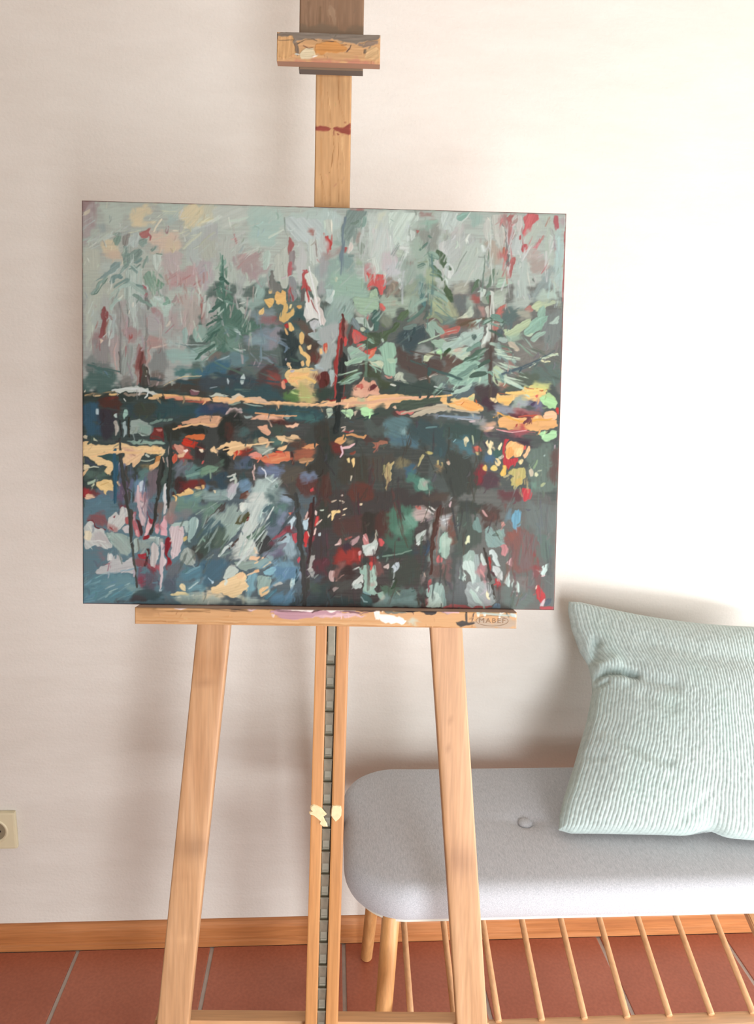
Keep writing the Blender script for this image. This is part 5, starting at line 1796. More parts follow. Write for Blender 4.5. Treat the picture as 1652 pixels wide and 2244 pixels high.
s 7a8078 2 78 48 79 62
p 9a3038 84 44 94 43 92 48 86 50
p b03a44 78 66 90 65 89 74 80 73
q 8d5558 76 72 90 74 88 86 78 86
p 54403f 89 62 94 60 94 68 90 84 86 84
q 8d4048 90 78 106 84 104 98 92 86
p bcb8b4 95 56 100 52 105 54 104 76 102 86 96 84 94 78 96 68
d a86068 2 92 80 96 86
p 9aa09a 106 46 111 48 110 56 106 54
p 8f2e38 112 48 117 44 120 46 119 60 116 74 112 60
p cf9aa2 107 56 112 54 113 66 112 76 108 64
q c06a72 104 86 108 80 110 100 108 112 104 104
p cbbfc0 108 64 112 62 114 72 112 92 110 110 107 112 107 90
p a03038 115 70 120 72 122 80 118 90 114 84
p c3b5b6 119 32 128 28 138 30 138 44 136 56 132 66 122 74 119 66 120 50
p 9fb8b0 120 28 134 26 142 22 145 24 144 40 140 36 138 30 122 32
d b08080 3 132 36 140 40
p 8fada8 144 22 150 20 156 22 155 32 150 44 146 54 142 44 144 34
p b0c8c0 154 22 157 22 155 34 152 36
p c5b070 136 46 142 43 143 48 137 52
p 9aa8a0 134 66 140 58 150 62 154 76 148 82 138 80 132 74
q 4b4a45 150 58 165 56 165 74 154 74
q 6a7075 118 84 134 76 138 86 130 96 122 100 114 96
q 635f6a 86 88 104 92 104 112 96 122 86 110
q 7d5a6a 76 86 86 86 86 104 78 106
q 8f4a58 78 96 84 96 84 110 78 108
s 40403e 2 74 90 75 94
s 4f5550 2 73 72 75 84 76 90
q 5a6570 110 100 130 96 128 118 112 118
p a8c0c8 105 112 110 112 110 116 106 117
q 5a8595 138 86 165 76 165 96 150 104 134 100
s 6f9aa5 3 140 92 160 82
q 5f8a95 10 100 40 92 72 94 78 110 76 122 56 126 36 128 10 128
q 6a9098 40 96 70 94 74 108 50 116 36 110
s 94b0b5 2 36 112 48 106
s 8fb0b0 2 40 116 52 112
s 9ab8b8 1.5 61 108 68 105
s 8ab0ae 2 36 122 44 116
q 7fa09f 66 110 82 110 80 116 70 120
q 4a5d60 80 114 110 112 112 128 60 130 66 122
q 5a5558 54 126 70 122 90 126 90 131 52 131
q b5c0b0 120 122 150 118 165 114 165 130 140 130 122 124
p dccda0 131 108 136 104 140 110 140 116 134 114
p e0cf9a 120 119 130 116 145 116 146 120 136 122 122 121
s c8d0c0 2 130 124 150 120
q 6f9ba5 142 104 165 98 165 114 142 116
s a5c0c0 2 144 112 156 104
q 8fa5a0 136 122 165 124 165 131 136 131
q 6a7a80 112 118 122 120 124 131 112 131
#440 1100
q 5a6a70 0 0 165 0 165 135 0 132
q 6a8a7a 0 0 32 0 24 14 10 26 0 30
p 55524f 4 28 12 18 26 4 34 0 32 6 20 18 10 26
q 8fa59c 12 22 24 14 38 0 52 0 50 12 46 24 36 38 32 50 24 30
p 8da59b 28 28 40 28 52 28 50 36 44 44 30 50 32 40
q 4f6a70 4 26 24 22 30 34 22 48 0 54
q 4a5a52 0 46 28 38 34 46 24 62 0 72
q 5a6e62 20 40 32 40 24 60 14 66
p c8cfc5 51 0 62 0 60 8 52 14 50 6
q bccac2 60 0 92 0 84 14 76 26 74 34 66 40 60 30 62 14
q 8fa8a8 76 20 84 10 92 6 90 14 82 26 76 28
q c0c8c0 48 46 60 42 70 52 76 62 72 70 62 76 46 76 42 70 40 60
p b8c4bc 50 40 60 24 64 18 66 30 76 26 70 36 62 42 60 48 54 54 46 58 48 46
p 5a5a40 41 30 52 16 62 10 63 20 58 26 50 30
p 7a3a34 60 18 64 18 62 24 58 26
s 6a7f78 2 52 34 58 24
q 4f6468 84 20 92 8 104 4 112 6 108 20 104 26 96 34 84 34 80 28
q 5f7f78 94 6 112 2 110 12 100 14
p 5a757a 78 13 84 6 92 3 90 8 82 14
q 6a7888 84 34 100 28 106 34 98 44 86 46
q 7d8aa0 100 24 106 14 112 10 110 24 104 32
p 5f7a6a 60 44 70 38 80 30 86 30 80 40 72 50 62 48
p 4a4c4c 70 54 76 44 86 42 96 50 94 58 84 64 76 68 76 64 70 58
q 4f5c55 72 44 84 36 84 50 74 56
q 93adb5 96 52 112 48 118 44 124 50 126 70 116 74 108 70 106 62 110 54
p a05560 92 48 100 40 108 34 112 34 110 40 100 46
q 7a4a58 86 48 96 50 94 56 86 56
p 9fb8c0 98 50 106 44 114 38 116 46 112 54 104 52
p 7f8590 100 58 108 52 112 52 110 58 104 66
q 7f8a9a 80 66 96 62 104 60 96 70 84 72
q 6f6a80 94 66 106 62 106 72 94 72
q 8f7080 114 14 124 4 124 18 118 22
p 905060 112 20 118 12 120 16 114 24
q 8a3f45 106 32 118 30 120 38 112 40
p b85058 118 40 126 38 128 50 122 54 118 46
p b5cad0 111 24 114 18 120 18 123 20 121 26 120 34 117 36 116 28 112 28
p d08068 112 14 117 13 116 18
q 50484a 144 40 165 30 165 100 148 98 146 70
q 44453f 152 0 165 0 165 30 156 26
q 6a6860 130 0 140 0 140 10 132 16
q 70403c 130 16 140 18 136 30
p 5d3d3a 142 0 148 0 147 20 144 36 140 34 136 20 140 10
q 6f98aa 94 72 106 72 120 74 126 82 124 96 108 104 94 98
q 5f85a0 96 80 124 82 122 100 100 104
p 50504c 123 0 130 0 130 14 128 40 132 60 136 80 140 100 134 100 130 80 126 54 124 30 122 10
p c9a8a0 134 18 138 11 139 16 136 22
p d0b5b0 136 20 140 20 140 24
p b0ccd5 131 24 136 22 140 20 139 30 136 37 132 35 131 30
q a04048 140 48 146 44 145 54 140 58
p cc3f40 131 42 134 37 139 38 140 44 138 52 139 58 136 58 132 50
s d0b0a0 1.5 138 38 140 44
p cf4a48 148 20 153 16 154 24 150 30 147 32
p d8c0b8 148 10 152 12 150 18 147 16
s d8b8a8 2.5 150 29 155 24
p d5b8ac 148 32 150 34 148 42 144 44 145 38
s 4a3a38 2 143 38 141 50 140 60
s c0c8b8 2 155 10 159 10
s d0b8a8 2 163 19 165 17
p b8c8d0 152 40 155 40 155 44 152 44
q 6a3f44 148 70 165 70 165 96 150 90
p 9fa09a 141 68 147 67 147 74 145 80 148 88 146 98 140 98 141 82
p 544a50 136 58 141 58 140 80 140 100 136 98
p c05560 124 74 128 70 130 74 127 80
p 7fb0bd 80 88 96 83 100 88 92 94 82 94
p d8c0a0 66 58 70 58 74 64 76 66 70 66
p e0b890 62 72 66 68 76 70 84 70 84 74 70 77 62 76
p 8a9f95 42 77 60 78 76 76 88 72 92 72 84 80 72 86 60 90 52 88 44 82
q 87a8a8 70 80 92 72 92 76 78 84
p e3b98c 87 78 91 76 93 79 90 81
s c8c0a0 2 89 79 80 84
q 7aa9b5 60 98 74 94 74 116 64 124 58 116
p e3b585 70 88 75 86 76 90 72 92 68 92
s d8c0a0 2 70 91 60 95
s 55585a 2.5 35 80 39 75
p 9aa29c 38 80 46 82 44 85 38 86
q 8a9590 40 66 46 66 44 70 38 72
q 8aa598 24 72 36 70 38 64 28 66
s b5c5bf 3.5 24 70 32 60 40 52
s 5d4f4a 2.5 37 60 44 52 48 48
s a5bfc8 3 8 75 16 68
q 4f7080 0 74 30 74 34 82 28 96 10 108 0 104
s 8fb0c0 2 10 98 16 104
p b5ccd5 13 103 16 101 17 104 14 106
q 7a9fae 0 98 6 98 2 104
p b5c3b8 32 86 38 82 46 85 50 90 40 98 28 100
q d8c8a5 6 116 20 110 36 122 30 128 4 126
q a9bab0 4 124 30 124 54 124 54 132 0 131
p e3c694 12 110 26 104 44 94 52 90 58 94 60 104 63 110 58 116 50 124 40 124 28 118 14 118
p e6bf8f 50 92 56 90 58 96 54 102 46 98
q c8c8ac 36 118 56 118 54 128 42 126
p 8fa9a0 74 96 90 94 92 104 88 116 76 120 73 112
q 5f88a0 90 122 118 108 124 114 118 134 90 134
p e0bd8c 76 114 80 110 87 107 89 114 84 120 79 122 77 118
s 8aa59a 1 80 117 86 113
q a9bdb5 58 120 78 120 84 128 60 133
q c8c8a8 54 120 58 124 56 130 53 128
p 4f7a8a 83 123 90 116 98 110 97 116 88 124 84 126
p b0b5ac 94 105 105 102 107 105 106 107 95 108
p b5ccc5 117 98 122 97 123 104 124 106 120 108 118 114 114 112
p 3a4f58 124 86 128 84 127 100 124 106 122 102
q 8090a0 126 92 132 92 132 100
p b0b0b0 130 92 133 96 134 102 131 103
q 5d6f78 110 112 136 104 150 100 148 112 120 120
q 4a5558 120 116 165 110 165 135 118 135
q 4f5f55 138 104 150 98 165 108 165 120 140 122
q 566068 146 96 160 94 158 106 146 106
s 7a8580 2 147 98 152 94
s 50504c 5 138 98 139 112
#700 1100
q 4d4845 0 0 165 0 165 137 0 135
q 5d453f 18 20 60 14 60 44 20 44
q 433f38 56 14 76 14 74 46 56 50
q 5a4039 78 10 94 14 92 48 76 44
q 474a42 0 0 14 0 12 30 0 34
p e3c583 15 13 20 11 27 11 28 14 22 16 20 19 17 25 14 22 16 17
p d8c8a8 10 18 15 15 15 17 10 22
s dcc8a8 2 31 10 35 8
p dcc9a0 28 18 33 15 34 18
p d5c0a0 25 21 29 20 27 22
p d8c5a0 50 2 56 2 55 5 51 5
p b5c5b0 1 10 6 9 6 12 2 12
s d0b8a8 2 0 26 3 23
s b8c8c8 2.5 1 40 1 43
q 4f7a66 92 6 114 8 124 16 124 34 112 50 94 46 94 24
q 6a9884 108 16 122 20 124 32 116 32
q 5f8572 100 34 114 30 110 42 100 42
q 405048 78 58 120 58 120 70 80 74
q 4a6a5a 84 44 118 44 118 56 110 64 90 62
q b09f98 124 10 140 8 146 14 136 20 124 20
p b06a60 123 6 131 5 132 10 126 10
s c0c0b8 2.5 142 6 150 10
s b8b5b0 3 138 10 147 15
d 9fa09a 4 128 20 142 20
d b0b5b0 3 138 26 150 22
q 9aa09a 136 36 146 32 146 46 138 52
p a8b5ac 125 44 134 36 140 36 136 44 134 50 128 54 125 50
s c5d0c8 1.5 126 54 134 49
p c0d0c8 126 54 133 51 132 55 127 57
q 3f5058 130 60 142 52 142 62 136 70 126 66
s 46586a 3 140 50 142 60 138 68
q 7a5f58 150 10 165 2 165 16 154 24
q 8a9088 153 34 158 32 156 60 152 66
p 5f4540 156 10 162 6 160 20 152 36 150 50 148 76 144 76 146 44 148 28
s 8a6a62 1 155 28 152 50 152 70
q 9a938a 156 22 165 18 165 34 157 34
p 8fb5a3 156 50 160 40 165 36 165 66 158 70 155 64
q 7f938a 146 56 150 60 146 74 140 78 138 74
q 6a5550 142 78 165 80 165 102 148 98
p c06a68 151 72 156 68 160 72 158 79 152 77
q 8a3a34 22 56 44 62 56 58 58 76 44 84 24 82 20 72
q a04038 24 62 50 64 50 76 28 78
p cc4a44 51 68 56 64 58 72 56 78 50 74
p d09a98 50 64 55 62 56 66 52 70
p b5938c 24 52 28 46 31 46 29 54 22 57
s d0b8b0 2 21 56 26 53
s a05850 2.5 34 48 42 45
p a88a8a 38 52 46 46 52 43 52 47 46 56 42 57
q 4a3f48 30 52 38 50 40 58 34 60
q 3f4542 62 44 74 40 72 52 66 52
p c07f7c 56 46 60 40 64 46 66 54 64 58 58 56
s d8b0ac 1.5 57 43 62 50
p b0a894 73 46 74 36 76 38 75 50 77 58 72 54
p b3c0b8 55 54 62 54 70 52 74 48 78 58 74 66 70 70 60 70 57 64
p c2ccc4 60 58 72 56 72 66 62 69
s 90988a 1.5 74 36 76 44
p cf5a5a 76 47 82 47 85 51 82 57 78 57
s 6f8a7a 2 82 70 94 68 108 66 120 62
p 7f9a98 74 71 77 69 79 73 75 74
q 9a3a38 62 72 70 72 68 78 62 78
q 3f4a46 56 74 62 72 62 80 56 78
p c8b0a8 77 76 80 78 77 82
p 92b3a3 52 84 60 79 64 84 68 84 74 80 76 92 72 100 74 108 70 114 76 120 70 121 60 118 56 108 58 96 54 92
p 9ab8a8 60 88 72 86 72 112 62 116
p d04a40 63 78 70 78 66 84 64 84
q b57f7a 66 107 72 106 72 110 67 111
p bcc5bc 46 100 54 94 54 90 58 98 56 106 52 104 48 108 44 110 42 106
p a9b8b0 40 114 46 106 54 104 56 110 48 114 44 112
s b8c0b8 2 44 88 52 84
p 8fb09f 74 118 84 116 89 120 87 128 82 128 76 124
q b0b5a5 78 122 88 120 86 128 80 128
s d07a70 1.5 82 128 87 128
q 4a3a36 26 84 46 84 44 98 28 100
q 555550 24 104 40 100 44 104 40 114 20 120
p b59a94 12 90 18 86 22 88 21 100 20 104 15 104 12 98
q 8a5f58 20 84 32 82 30 92 22 98
s 8d7068 1.5 22 102 32 94
p 9a8a84 17 112 22 109 26 110 22 114 19 117
q 43504f 0 104 14 106 20 120 40 118 50 124 56 134 0 134
q 4a6a68 52 118 58 116 66 124 64 130 56 130
s 8fb0b0 1.5 54 122 58 128 62 129
s 7aa0a0 2 58 116 66 120
s 5a605a 1.5 18 122 28 122
q 3f6070 0 96 4 96 3 106 0 106
q 7a5550 78 80 84 86 84 96 78 94
q 4a5048 92 76 132 74 134 100 110 110 92 106 84 96
p b8a8a0 82 84 88 80 90 79 92 84 89 88 84 86
p a9b5ba 94 84 98 78 103 78 104 84 99 90 96 92 97 86
s 5a6a68 1 97 80 100 84
q 55705c 76 106 96 108 104 116 98 124 84 118
q 66807a 104 112 126 112 130 130 104 132 86 132
q 76908c 80 128 130 124 130 137 70 137
s 8a9a8a 2 100 116 104 120
q 8a7f7a 130 90 140 88 138 104 132 108
s a09080 2 134 90 138 96
q 5f756e 128 110 140 112 136 122 128 124
p 94ada3 138 116 144 106 152 102 160 104 162 118 160 130 148 126 138 124
p b3c8bc 144 120 150 112 156 120 158 136 136 136 140 130 138 126
p b86060 141 102 145 98 146 104 144 108 141 107
q a06a68 134 124 140 124 138 132
p 90a8a0 158 106 162 118 165 130 165 137 158 137
q 7a6058 156 80 165 78 165 96 156 94
#970 1100
q 6b6e69 0 0 148 0 144 139 0 137
q 55504a 0 0 20 0 16 16 0 18
q 4a504a 20 0 50 0 50 16 20 18
q 6f7a76 104 0 146 0 145 40 122 44 108 34
q 667a72 120 40 146 40 144 80 126 78
q 6b716e 128 100 146 80 145 132 134 130
s b8a0a0 2.5 9 6 12 0
q 9fa5a5 0 20 14 18 15 22 8 30 0 28
s c0c8c8 2 0 24 8 22 15 19
s c8cfcc 2 4 28 10 24
q 77554a 8 30 18 18 18 40 14 54 8 44
p 95b0a0 0 44 4 40 8 38 8 46 11 58 11 70 4 74 0 72
q a8c0b0 0 44 6 40 6 60 0 60
q 556058 19 18 36 14 48 34 50 40 46 54 34 64 18 70 20 40
p 728f88 38 26 44 18 49 28 50 38 46 40 40 34
s 7a8a80 1 20 20 20 40
p c8cfa8 31 47 33 43 36 46 36 53 32 54
q 5a4a44 48 10 56 8 78 4 80 26 60 28 52 36 50 26
q 6a4f48 60 10 76 10 76 28 60 26
p b58f8a 51 10 54 9 58 16 60 20 55 19 52 14
p 7f9a94 54 34 58 29 64 32 66 36 74 36 81 34 81 50 82 54 72 58 60 58 55 46
p b08078 76 26 80 24 83 30 78 33
s c09888 1.5 77 30 80 26
p 6a7f78 64 42 70 38 76 39 73 44 66 45
s 5d706a 1 65 43 72 44 76 40
q 6a8690 80 12 90 6 90 22 82 24
p 6a9fb5 89 18 94 8 100 8 102 20 100 32 95 37 90 32
q 865f58 82 32 94 38 108 38 118 44 120 60 124 70 122 90 112 94 94 92 90 70 84 52
q 8f5f55 84 36 96 40 90 50
q 7a6a68 100 40 120 46 120 92 100 92
q 7a5550 80 0 84 0 82 14 78 12
q 7d7a76 84 100 114 94 114 118 98 118
q 6d7a74 76 108 90 110 120 118 118 138 76 138
p b88080 73 56 82 53 86 62 82 70 78 68 76 60
p c0a0a0 82 78 90 70 92 78 91 84 86 82
p b5c5c0 60 60 66 61 72 70 76 82 72 84 66 76 64 68 60 68
p b8c0bc 66 82 70 82 76 88 79 96 77 102 72 98 67 92 65 88
s d0d0cc 1.5 66 90 72 98
p a03f3a 58 68 64 72 64 86 62 90 59 80
q 7a4540 70 106 76 108 74 128 70 124
p b04a4c 68 98 74 100 76 106 72 110 68 104
p b0c5be 78 104 83 98 85 88 88 90 88 100 87 111 84 110 82 104
p b0c5bd 90 106 92 98 93 102 92 110 90 112
p b0c8be 94 112 98 102 100 106 100 118 96 117
s b5c5c0 2 92 116 94 116
s a8b8b0 1.5 96 122 97 120
p 4f4a44 54 60 58 64 60 84 64 100 70 120 72 128 66 118 60 100 56 76
q 6a7070 14 76 24 78 22 100 30 110 30 136 10 136
q 7a5f5c 0 72 14 74 14 100 2 106
p 94a5a0 36 66 46 68 48 90 50 104 44 120 40 112 42 96
p 9aa5a2 32 104 44 104 52 100 60 102 66 116 72 128 66 134 54 137 34 136 30 118
p 93aca0 26 68 34 62 42 64 42 74 38 84 30 80 26 76
p b3c8be 25 78 30 72 36 76 42 80 43 96 42 110 38 104 36 96 32 90 28 90
p a9c0b6 22 92 24 78 25 82 25 98 28 88 30 96 29 102 27 100 26 104 23 100
q b07f80 48 80 58 80 60 98 54 100 48 92
p b5c5bc 47 68 50 66 54 74 56 80 52 82 48 76
s c8908c 2 50 88 55 96
p b0c5bc 36 110 44 116 52 130 56 136 44 130 38 126
p c0d0c8 42 114 46 108 48 110 46 116
q a9a8a8 50 114 60 110 66 126 56 130
p e3dcb5 55 118 57 113 60 118 62 125 60 127 57 123
p 7f9a94 0 106 3 116 5 132 0 134
q 555c58 12 74 18 60 18 80 16 110 12 110
p b0605f 0 133 14 132 30 135 64 134 66 136 40 138 0 137
p 6f8798 66 134 72 129 76 132 76 138 66 138
q 8a5a5a 112 78 128 80 126 104 114 98
q 9a4f4c 118 66 126 68 124 88 118 80
q 7a6360 118 98 130 98 128 118 118 114
p b8d0c8 128 84 136 78 139 79 138 88 133 96 130 97 127 92 130 88
s d0a8a8 1.5 129 96 133 95
p 5f6a72 132 130 134 124 142 126 140 133 134 134
p c04a4c 121 108 125 107 130 114 132 120 128 132 124 128 122 118
s c8b8a8 2 121 112 122 108
p b05558 126 134 145 133 144 139 124 139
p c0b0b2 126 132 130 124 133 123 132 130 132 134 126 136
#0 0 1
n a6b3aa 46 60 6 92 190 560 560 740
n a79d9a 34 50 5 90 300 560 600 760
n 9a8c8a 26 44 5 92 200 640 420 830
n 8f8a88 16 60 4 90 240 640 330 830
n a5807c 14 26 5 80 360 590 460 650
n 9d6a68 9 26 4 95 200 670 330 770
n b2beb4 22 46 8 150 420 470 640 560
n bcbfa6 16 50 7 155 300 455 470 520
n a8b4ad 18 40 8 140 190 460 300 540
n b3bfba 26 70 7 95 790 480 900 600
n a9b2ac 20 60 7 110 940 480 1060 620
n b4bcb5 20 70 6 98 1060 480 1230 620
n b06f6a 12 46 5 108 1090 470 1210 580
n 9fb7b0 10 80 5 92 1205 490 1236 660
n 92a89c 26 40 7 130 700 570 860 690
n 8a9c92 16 40 6 120 850 520 940 640
n 9ab5a6 16 40 6 152 960 690 1070 780
n 7d9c8c 12 44 5 40 1080 700 1150 800
n 5f6a62 22 50 6 30 1150 740 1225 840
n 8fb49f 12 44 6 130 950 800 1060 850
n 56706a 14 40 6 20 450 780 640 860
n 7d93a0 12 40 6 20 540 720 620 790
n 47524f 24 60 5 4 200 890 720 960
n 3f5a60 14 60 5 3 520 890 720 930
n 4b4a44 40 80 7 92 700 930 1060 1150
n 5a4340 26 70 7 92 700 1000 900 1240
n 46524c 20 70 7 92 860 1000 1050 1300
n 55504c 24 60 7 92 720 1100 1100 1300
n 66706c 26 80 6 92 1120 1050 1212 1320
n 7a5c58 16 60 6 92 1110 1150 1180 1280
n 5f6d86 10 70 5 92 255 1040 330 1100
n 7a6a74 10 60 5 92 260 1060 360 1110
n 5d8a98 20 46 6 155 190 1240 310 1318
n 7aa3a6 12 40 5 155 200 1250 300 1310
n 6f97a8 14 40 7 130 590 1220 660 1310
n 8fa59c 18 54 8 125 440 1090 560 1180
n a8bab2 14 60 7 122 520 1100 600 1230
n 5a6a64 14 46 7 125 400 1120 500 1220
n b5a070 8 20 5 90 1120 1020 1160 1070
n 4f5f66 14 46 6 92 640 1290 760 1330
s a8433f 5 745 705 741 760 733 870
s 6a3f3b 7 752 690 750 740 746 790
s 3b403e 13 752 780 746 840 740 902
s 343b39 13 739 905 737 948
d 7d4a44 4 757 800 749 890
d b9c3b8 10 1070 480 1073 560 1080 620
s b7c0b6 10 1078 640 1078 690 1072 738
d 96a090 4 1083 560 1085 640
s 5b524c 7 1076 745 1074 800 1073 872
s 72867a 3 1062 560 1056 640
s 4a4c48 7 262 962 268 1030 283 1130 290 1200
s 52544f 5 291 1200 297 1250 300 1285
s 454844 7 351 1010 345 1090 332 1172
s 434844 6 373 950 371 1060 368 1112
s 3b6478 8 252 985 251 1040 251 1100
s 4a4d4a 11 650 1085 656 1160 664 1230
s 4d4c4a 11 664 1230 668 1280 670 1325
s 4a3a38 5 688 1090 684 1170 675 1235
s 5a4038 9 966 1108 953 1150 947 1200 945 1255
s 4f4a44 6 1062 1200 1072 1250 1086 1312
s c9b3b6 6 303 1065 304 1110 311 1150
s c9c9c6 5 363 1060 362 1100 361 1125
s c4b6b8 6 355 1190 354 1240 353 1285
s d8dedb 3 676 585 688 640 703 712
s b5beb8 4 690 505 686 545 693 575
d b0413e 4 668 615 676 660
d b85a58 5 640 600 633 660
d 8f9f97 6 276 560 278 640 275 720
d a9b8b0 7 289 560 292 650 290 715
d 777d7a 6 259 655 262 740 266 830
d 7d807c 6 322 640 320 720 318 800
s 6f4844 5 310 772 306 838
s 8b5552 3 232 690 226 735
s 5f8a78 3 487 560 484 600 481 640
s 55786a 6 486 600 490 650 496 700
d 587a6a 7 486 690 520 740 575 712
d 4f7264 6 470 730 500 760 
s c8b890 2 372 838 400 826 440 823
d c4a070 4 186 866 230 862 262 858
s b9c4be 5 245 856 275 850 310 853 335 864
d d8ab70 6 330 862 380 868 440 873 480 872
d ddb07c 7 440 874 520 876 580 884 640 886 720 886
s d7a884 7 720 886 800 882 880 872 960 868
s d9b070 5 960 868 990 866
s 40524c 3 780 918 800 915 830 905
s b0a48c 5 880 906 920 896 960 892 1010 900 1050 905
s 7f93a2 4 960 912 1010 914 1050 916
d 648078 7 938 490 941 605 938 720
d 7f8f76 11.6 933 569 924 571 914 574
s 5f7c70 6.9 928 676 912 691 895 702
d 6a8078 11.8 943 682 965 692 987 701
d 6d8a7c 11.7 946 598 957 603 969 606
d 7f8f76 6.8 947 706 959 712 971 722
d 6d8a7c 8.6 942 581 948 588 955 592
d 7b9888 9.7 941 626 956 634 970 647
s 6d8a7c 11.0 941 557 949 562 958 567
d 5f7c70 10.1 927 581 921 584 915 586
s 88a494 11.2 947 710 959 721 971 731
d 88a494 9.5 933 656 921 660 908 670
d 5f7c70 9.3 942 637 950 642 959 651
d 7b9888 9.5 937 561 932 564 927 569
s 88a494 9.8 941 638 960 644 979 660
d 88a494 11.0 938 560 945 562 952 567
d 5f7c70 6.4 939 516 942 517 945 520
d 6a8078 10.4 925 708 899 725 873 751
d 5f7c70 9.8 935 535 928 542 921 547
d 88a494 11.8 953 658 968 663 983 678
s 6a8078 11.2 909 713 897 717 884 720
d 6d8a7c 6.9 956 671 972 678 989 699
s 7f8f76 5.9 956 655 966 664 976 670
s 88a494 5.7 942 554 951 556 959 566
d 6d8a7c 10.6 944 643 958 652 973 665
d 5f7c70 8.1 938 507 942 510 946 512
s 7f8f76 12.1 941 687 954 693 966 703
d 6a5e55 7 1074 650 1077 742 1074 835
d b0c6b0 8.3 1105 797 1119 800 1133 803
d 55705f 11.9 1072 703 1066 704 1060 708
d 55705f 6.0 1075 703 1081 705 1087 709
d 9ab8a8 9.5 1081 812 1100 819 1119 834
d b0c6b0 9.5 1099 832 1130 846 1160 870
d 4f665a 10.8 1077 698 1088 700 1099 706
s 9ab8a8 8.2 1108 832 1127 843 1146 851
d 9ab8a8 10.8 1078 705 1085 706 1093 707
s 9ab8a8 10.5 1030 844 1010 855 990 862
s 6f9082 11.1 1080 695 1088 698 1096 702
d 6f9082 9.0 1044 822 1012 830 980 841
d 55705f 5.6 1098 758 1114 760 1129 767
d b0c6b0 11.9 1085 766 1101 769 1118 771
d b0c6b0 11.4 1107 831 1141 844 1174 857
d 55705f 10.0 1073 698 1067 699 1062 700
d 6f9082 6.0 1085 829 1101 834 1118 846
d b0c6b0 11.8 1101 818 1127 825 1154 831
d 86a898 6.9 1100 801 1125 808 1149 822
d 4f665a 7.5 1098 765 1110 768 1123 772
d 86a898 6.1 1074 703 1066 705 1058 712
d 86a898 11.3 1057 781 1042 785 1027 792
d b0c6b0 9.6 1080 794 1099 803 1118 810
d 4f665a 9.4 1075 727 1088 733 1101 739
d 9ab8a8 9.8 1076 755 1096 760 1116 765
d b0c6b0 8.9 1085 775 1111 781 1137 785
s 4f665a 7.5 1071 790 1055 797 1039 808
s 4f665a 11.9 1064 816 1048 818 1031 826
s 6f9082 11.2 1043 803 1024 812 1006 823
s 6f9082 9.2 1052 754 1039 758 1025 768
d 6f9082 7.7 1077 710 1085 714 1093 717
d 52766a 7 488 585 491 677 488 770
d 56786a 8.2 505 763 520 768 534 775
s 4a6c60 6.1 481 724 467 732 452 750
d 6f9284 9.3 474 758 453 762 431 771
d 4f7064 11.5 484 624 480 624 477 627
s 4f7064 7.2 469 757 449 770 428 787
d 56786a 11.8 491 715 509 727 527 741
d 6f9284 6.2 481 767 461 776 441 800
d 6f9284 11.0 491 632 497 635 503 638
s 4a6c60 10.0 487 609 484 610 481 612
s 4f7064 5.6 485 700 469 703 453 714
d 6f9284 6.6 493 661 504 664 516 667
d 6f9284 6.9 497 713 508 715 519 720
d 4f7064 11.0 479 715 463 724 446 745
s 4f7064 9.6 488 666 477 669 467 677
d 64867a 11.6 482 712 470 721 458 728
d 64867a 9.3 495 720 506 727 516 733
d 4a6c60 10.2 478 695 470 698 463 700
s 4a6c60 6.5 488 613 493 615 499 622
d 64867a 9.0 505 717 518 722 530 726
d 64867a 6.0 487 615 483 616 480 617
d 4f7064 10.9 488 619 494 620 499 623
d 4a6c60 9.0 488 753 465 755 442 762
d 56786a 5.9 499 702 512 708 525 717
d 4f7064 9.4 485 632 477 635 470 641
d 5f7a66 8 800 700 803 762 800 825
d 9fbfa4 11.6 800 791 784 794 768 797
d 7fa08c 13.1 783 827 763 835 743 840
s 9fbfa4 12.8 788 788 773 791 759 797
d 55684f 8.7 805 741 814 745 822 749
d 8cb39b 13.0 796 760 784 765 772 775
d 7fa08c 12.6 800 779 783 785 767 798
d 8cb39b 8.5 810 798 822 801 834 812
s 7fa08c 13.0 808 745 813 746 817 749
d 9fbfa4 8.5 795 764 789 767 783 772
d 8cb39b 6.7 798 783 786 785 774 793
d 55684f 12.4 805 737 812 741 819 747
d 8cb39b 11.1 790 821 767 828 744 840
d 55684f 9.8 784 810 768 820 751 834
d 9fbfa4 9.2 779 811 761 815 743 822
d 849a90 6 283 540 286 590 283 640
s 9cb4aa 10.3 283 617 299 630 314 642
d 9cb4aa 9.6 285 578 290 583 296 587
s 7e988e 9.5 292 645 310 657 328 669
d 74908a 5.8 278 586 269 590 260 603
d 74908a 9.8 289 586 294 590 299 595
s 7e988e 8.3 282 559 278 560 274 562
d 74908a 7.1 282 578 275 583 269 590
d 7e988e 10.2 294 618 307 624 319 637
s 74908a 5.4 297 624 305 627 313 629
d 9cb4aa 8.1 270 626 255 636 240 654
s 9cb4aa 10.1 280 621 271 625 262 632
d 74908a 10.3 279 612 265 618 251 631
s 9cb4aa 9.0 264 655 253 660 242 677
s 7e988e 5.5 283 576 276 580 270 586
d 6d8088 10 755 480 752 540 745 600
d 7d918a 10 780 475 776 530
d 5f7f7a 6 945 560 948 640 940 700
d 6f8890 8 560 690 575 740 570 790
d 49646a 9 545 800 600 806 650 800
d 3f565c 10 470 820 540 834 610 838
d 3d5358 9 330 830 400 838 450 842
d 4d6a66 10 195 800 230 812 262 816
d 47605c 8 900 790 960 812 1010 830
d 3f4f4a 9 850 830 920 850 990 858
d 5c504a 8 900 770 950 778 990 790
d 50626a 8 1100 820 1160 800 1215 770
s e3bd88 5 200 1000 250 990 300 992 350 985
s dcb07c 4 380 940 420 930 470 930
s d9a070 4 560 905 610 912 650 912
d c84f3c 5 400 962 430 975 450 985
d cf6a4a 6 560 1005 600 1010 640 1004
s e3c08c 4 490 985 530 975 570 972 600 968
d 9fb5b0 7 560 1100 575 1060 600 1040
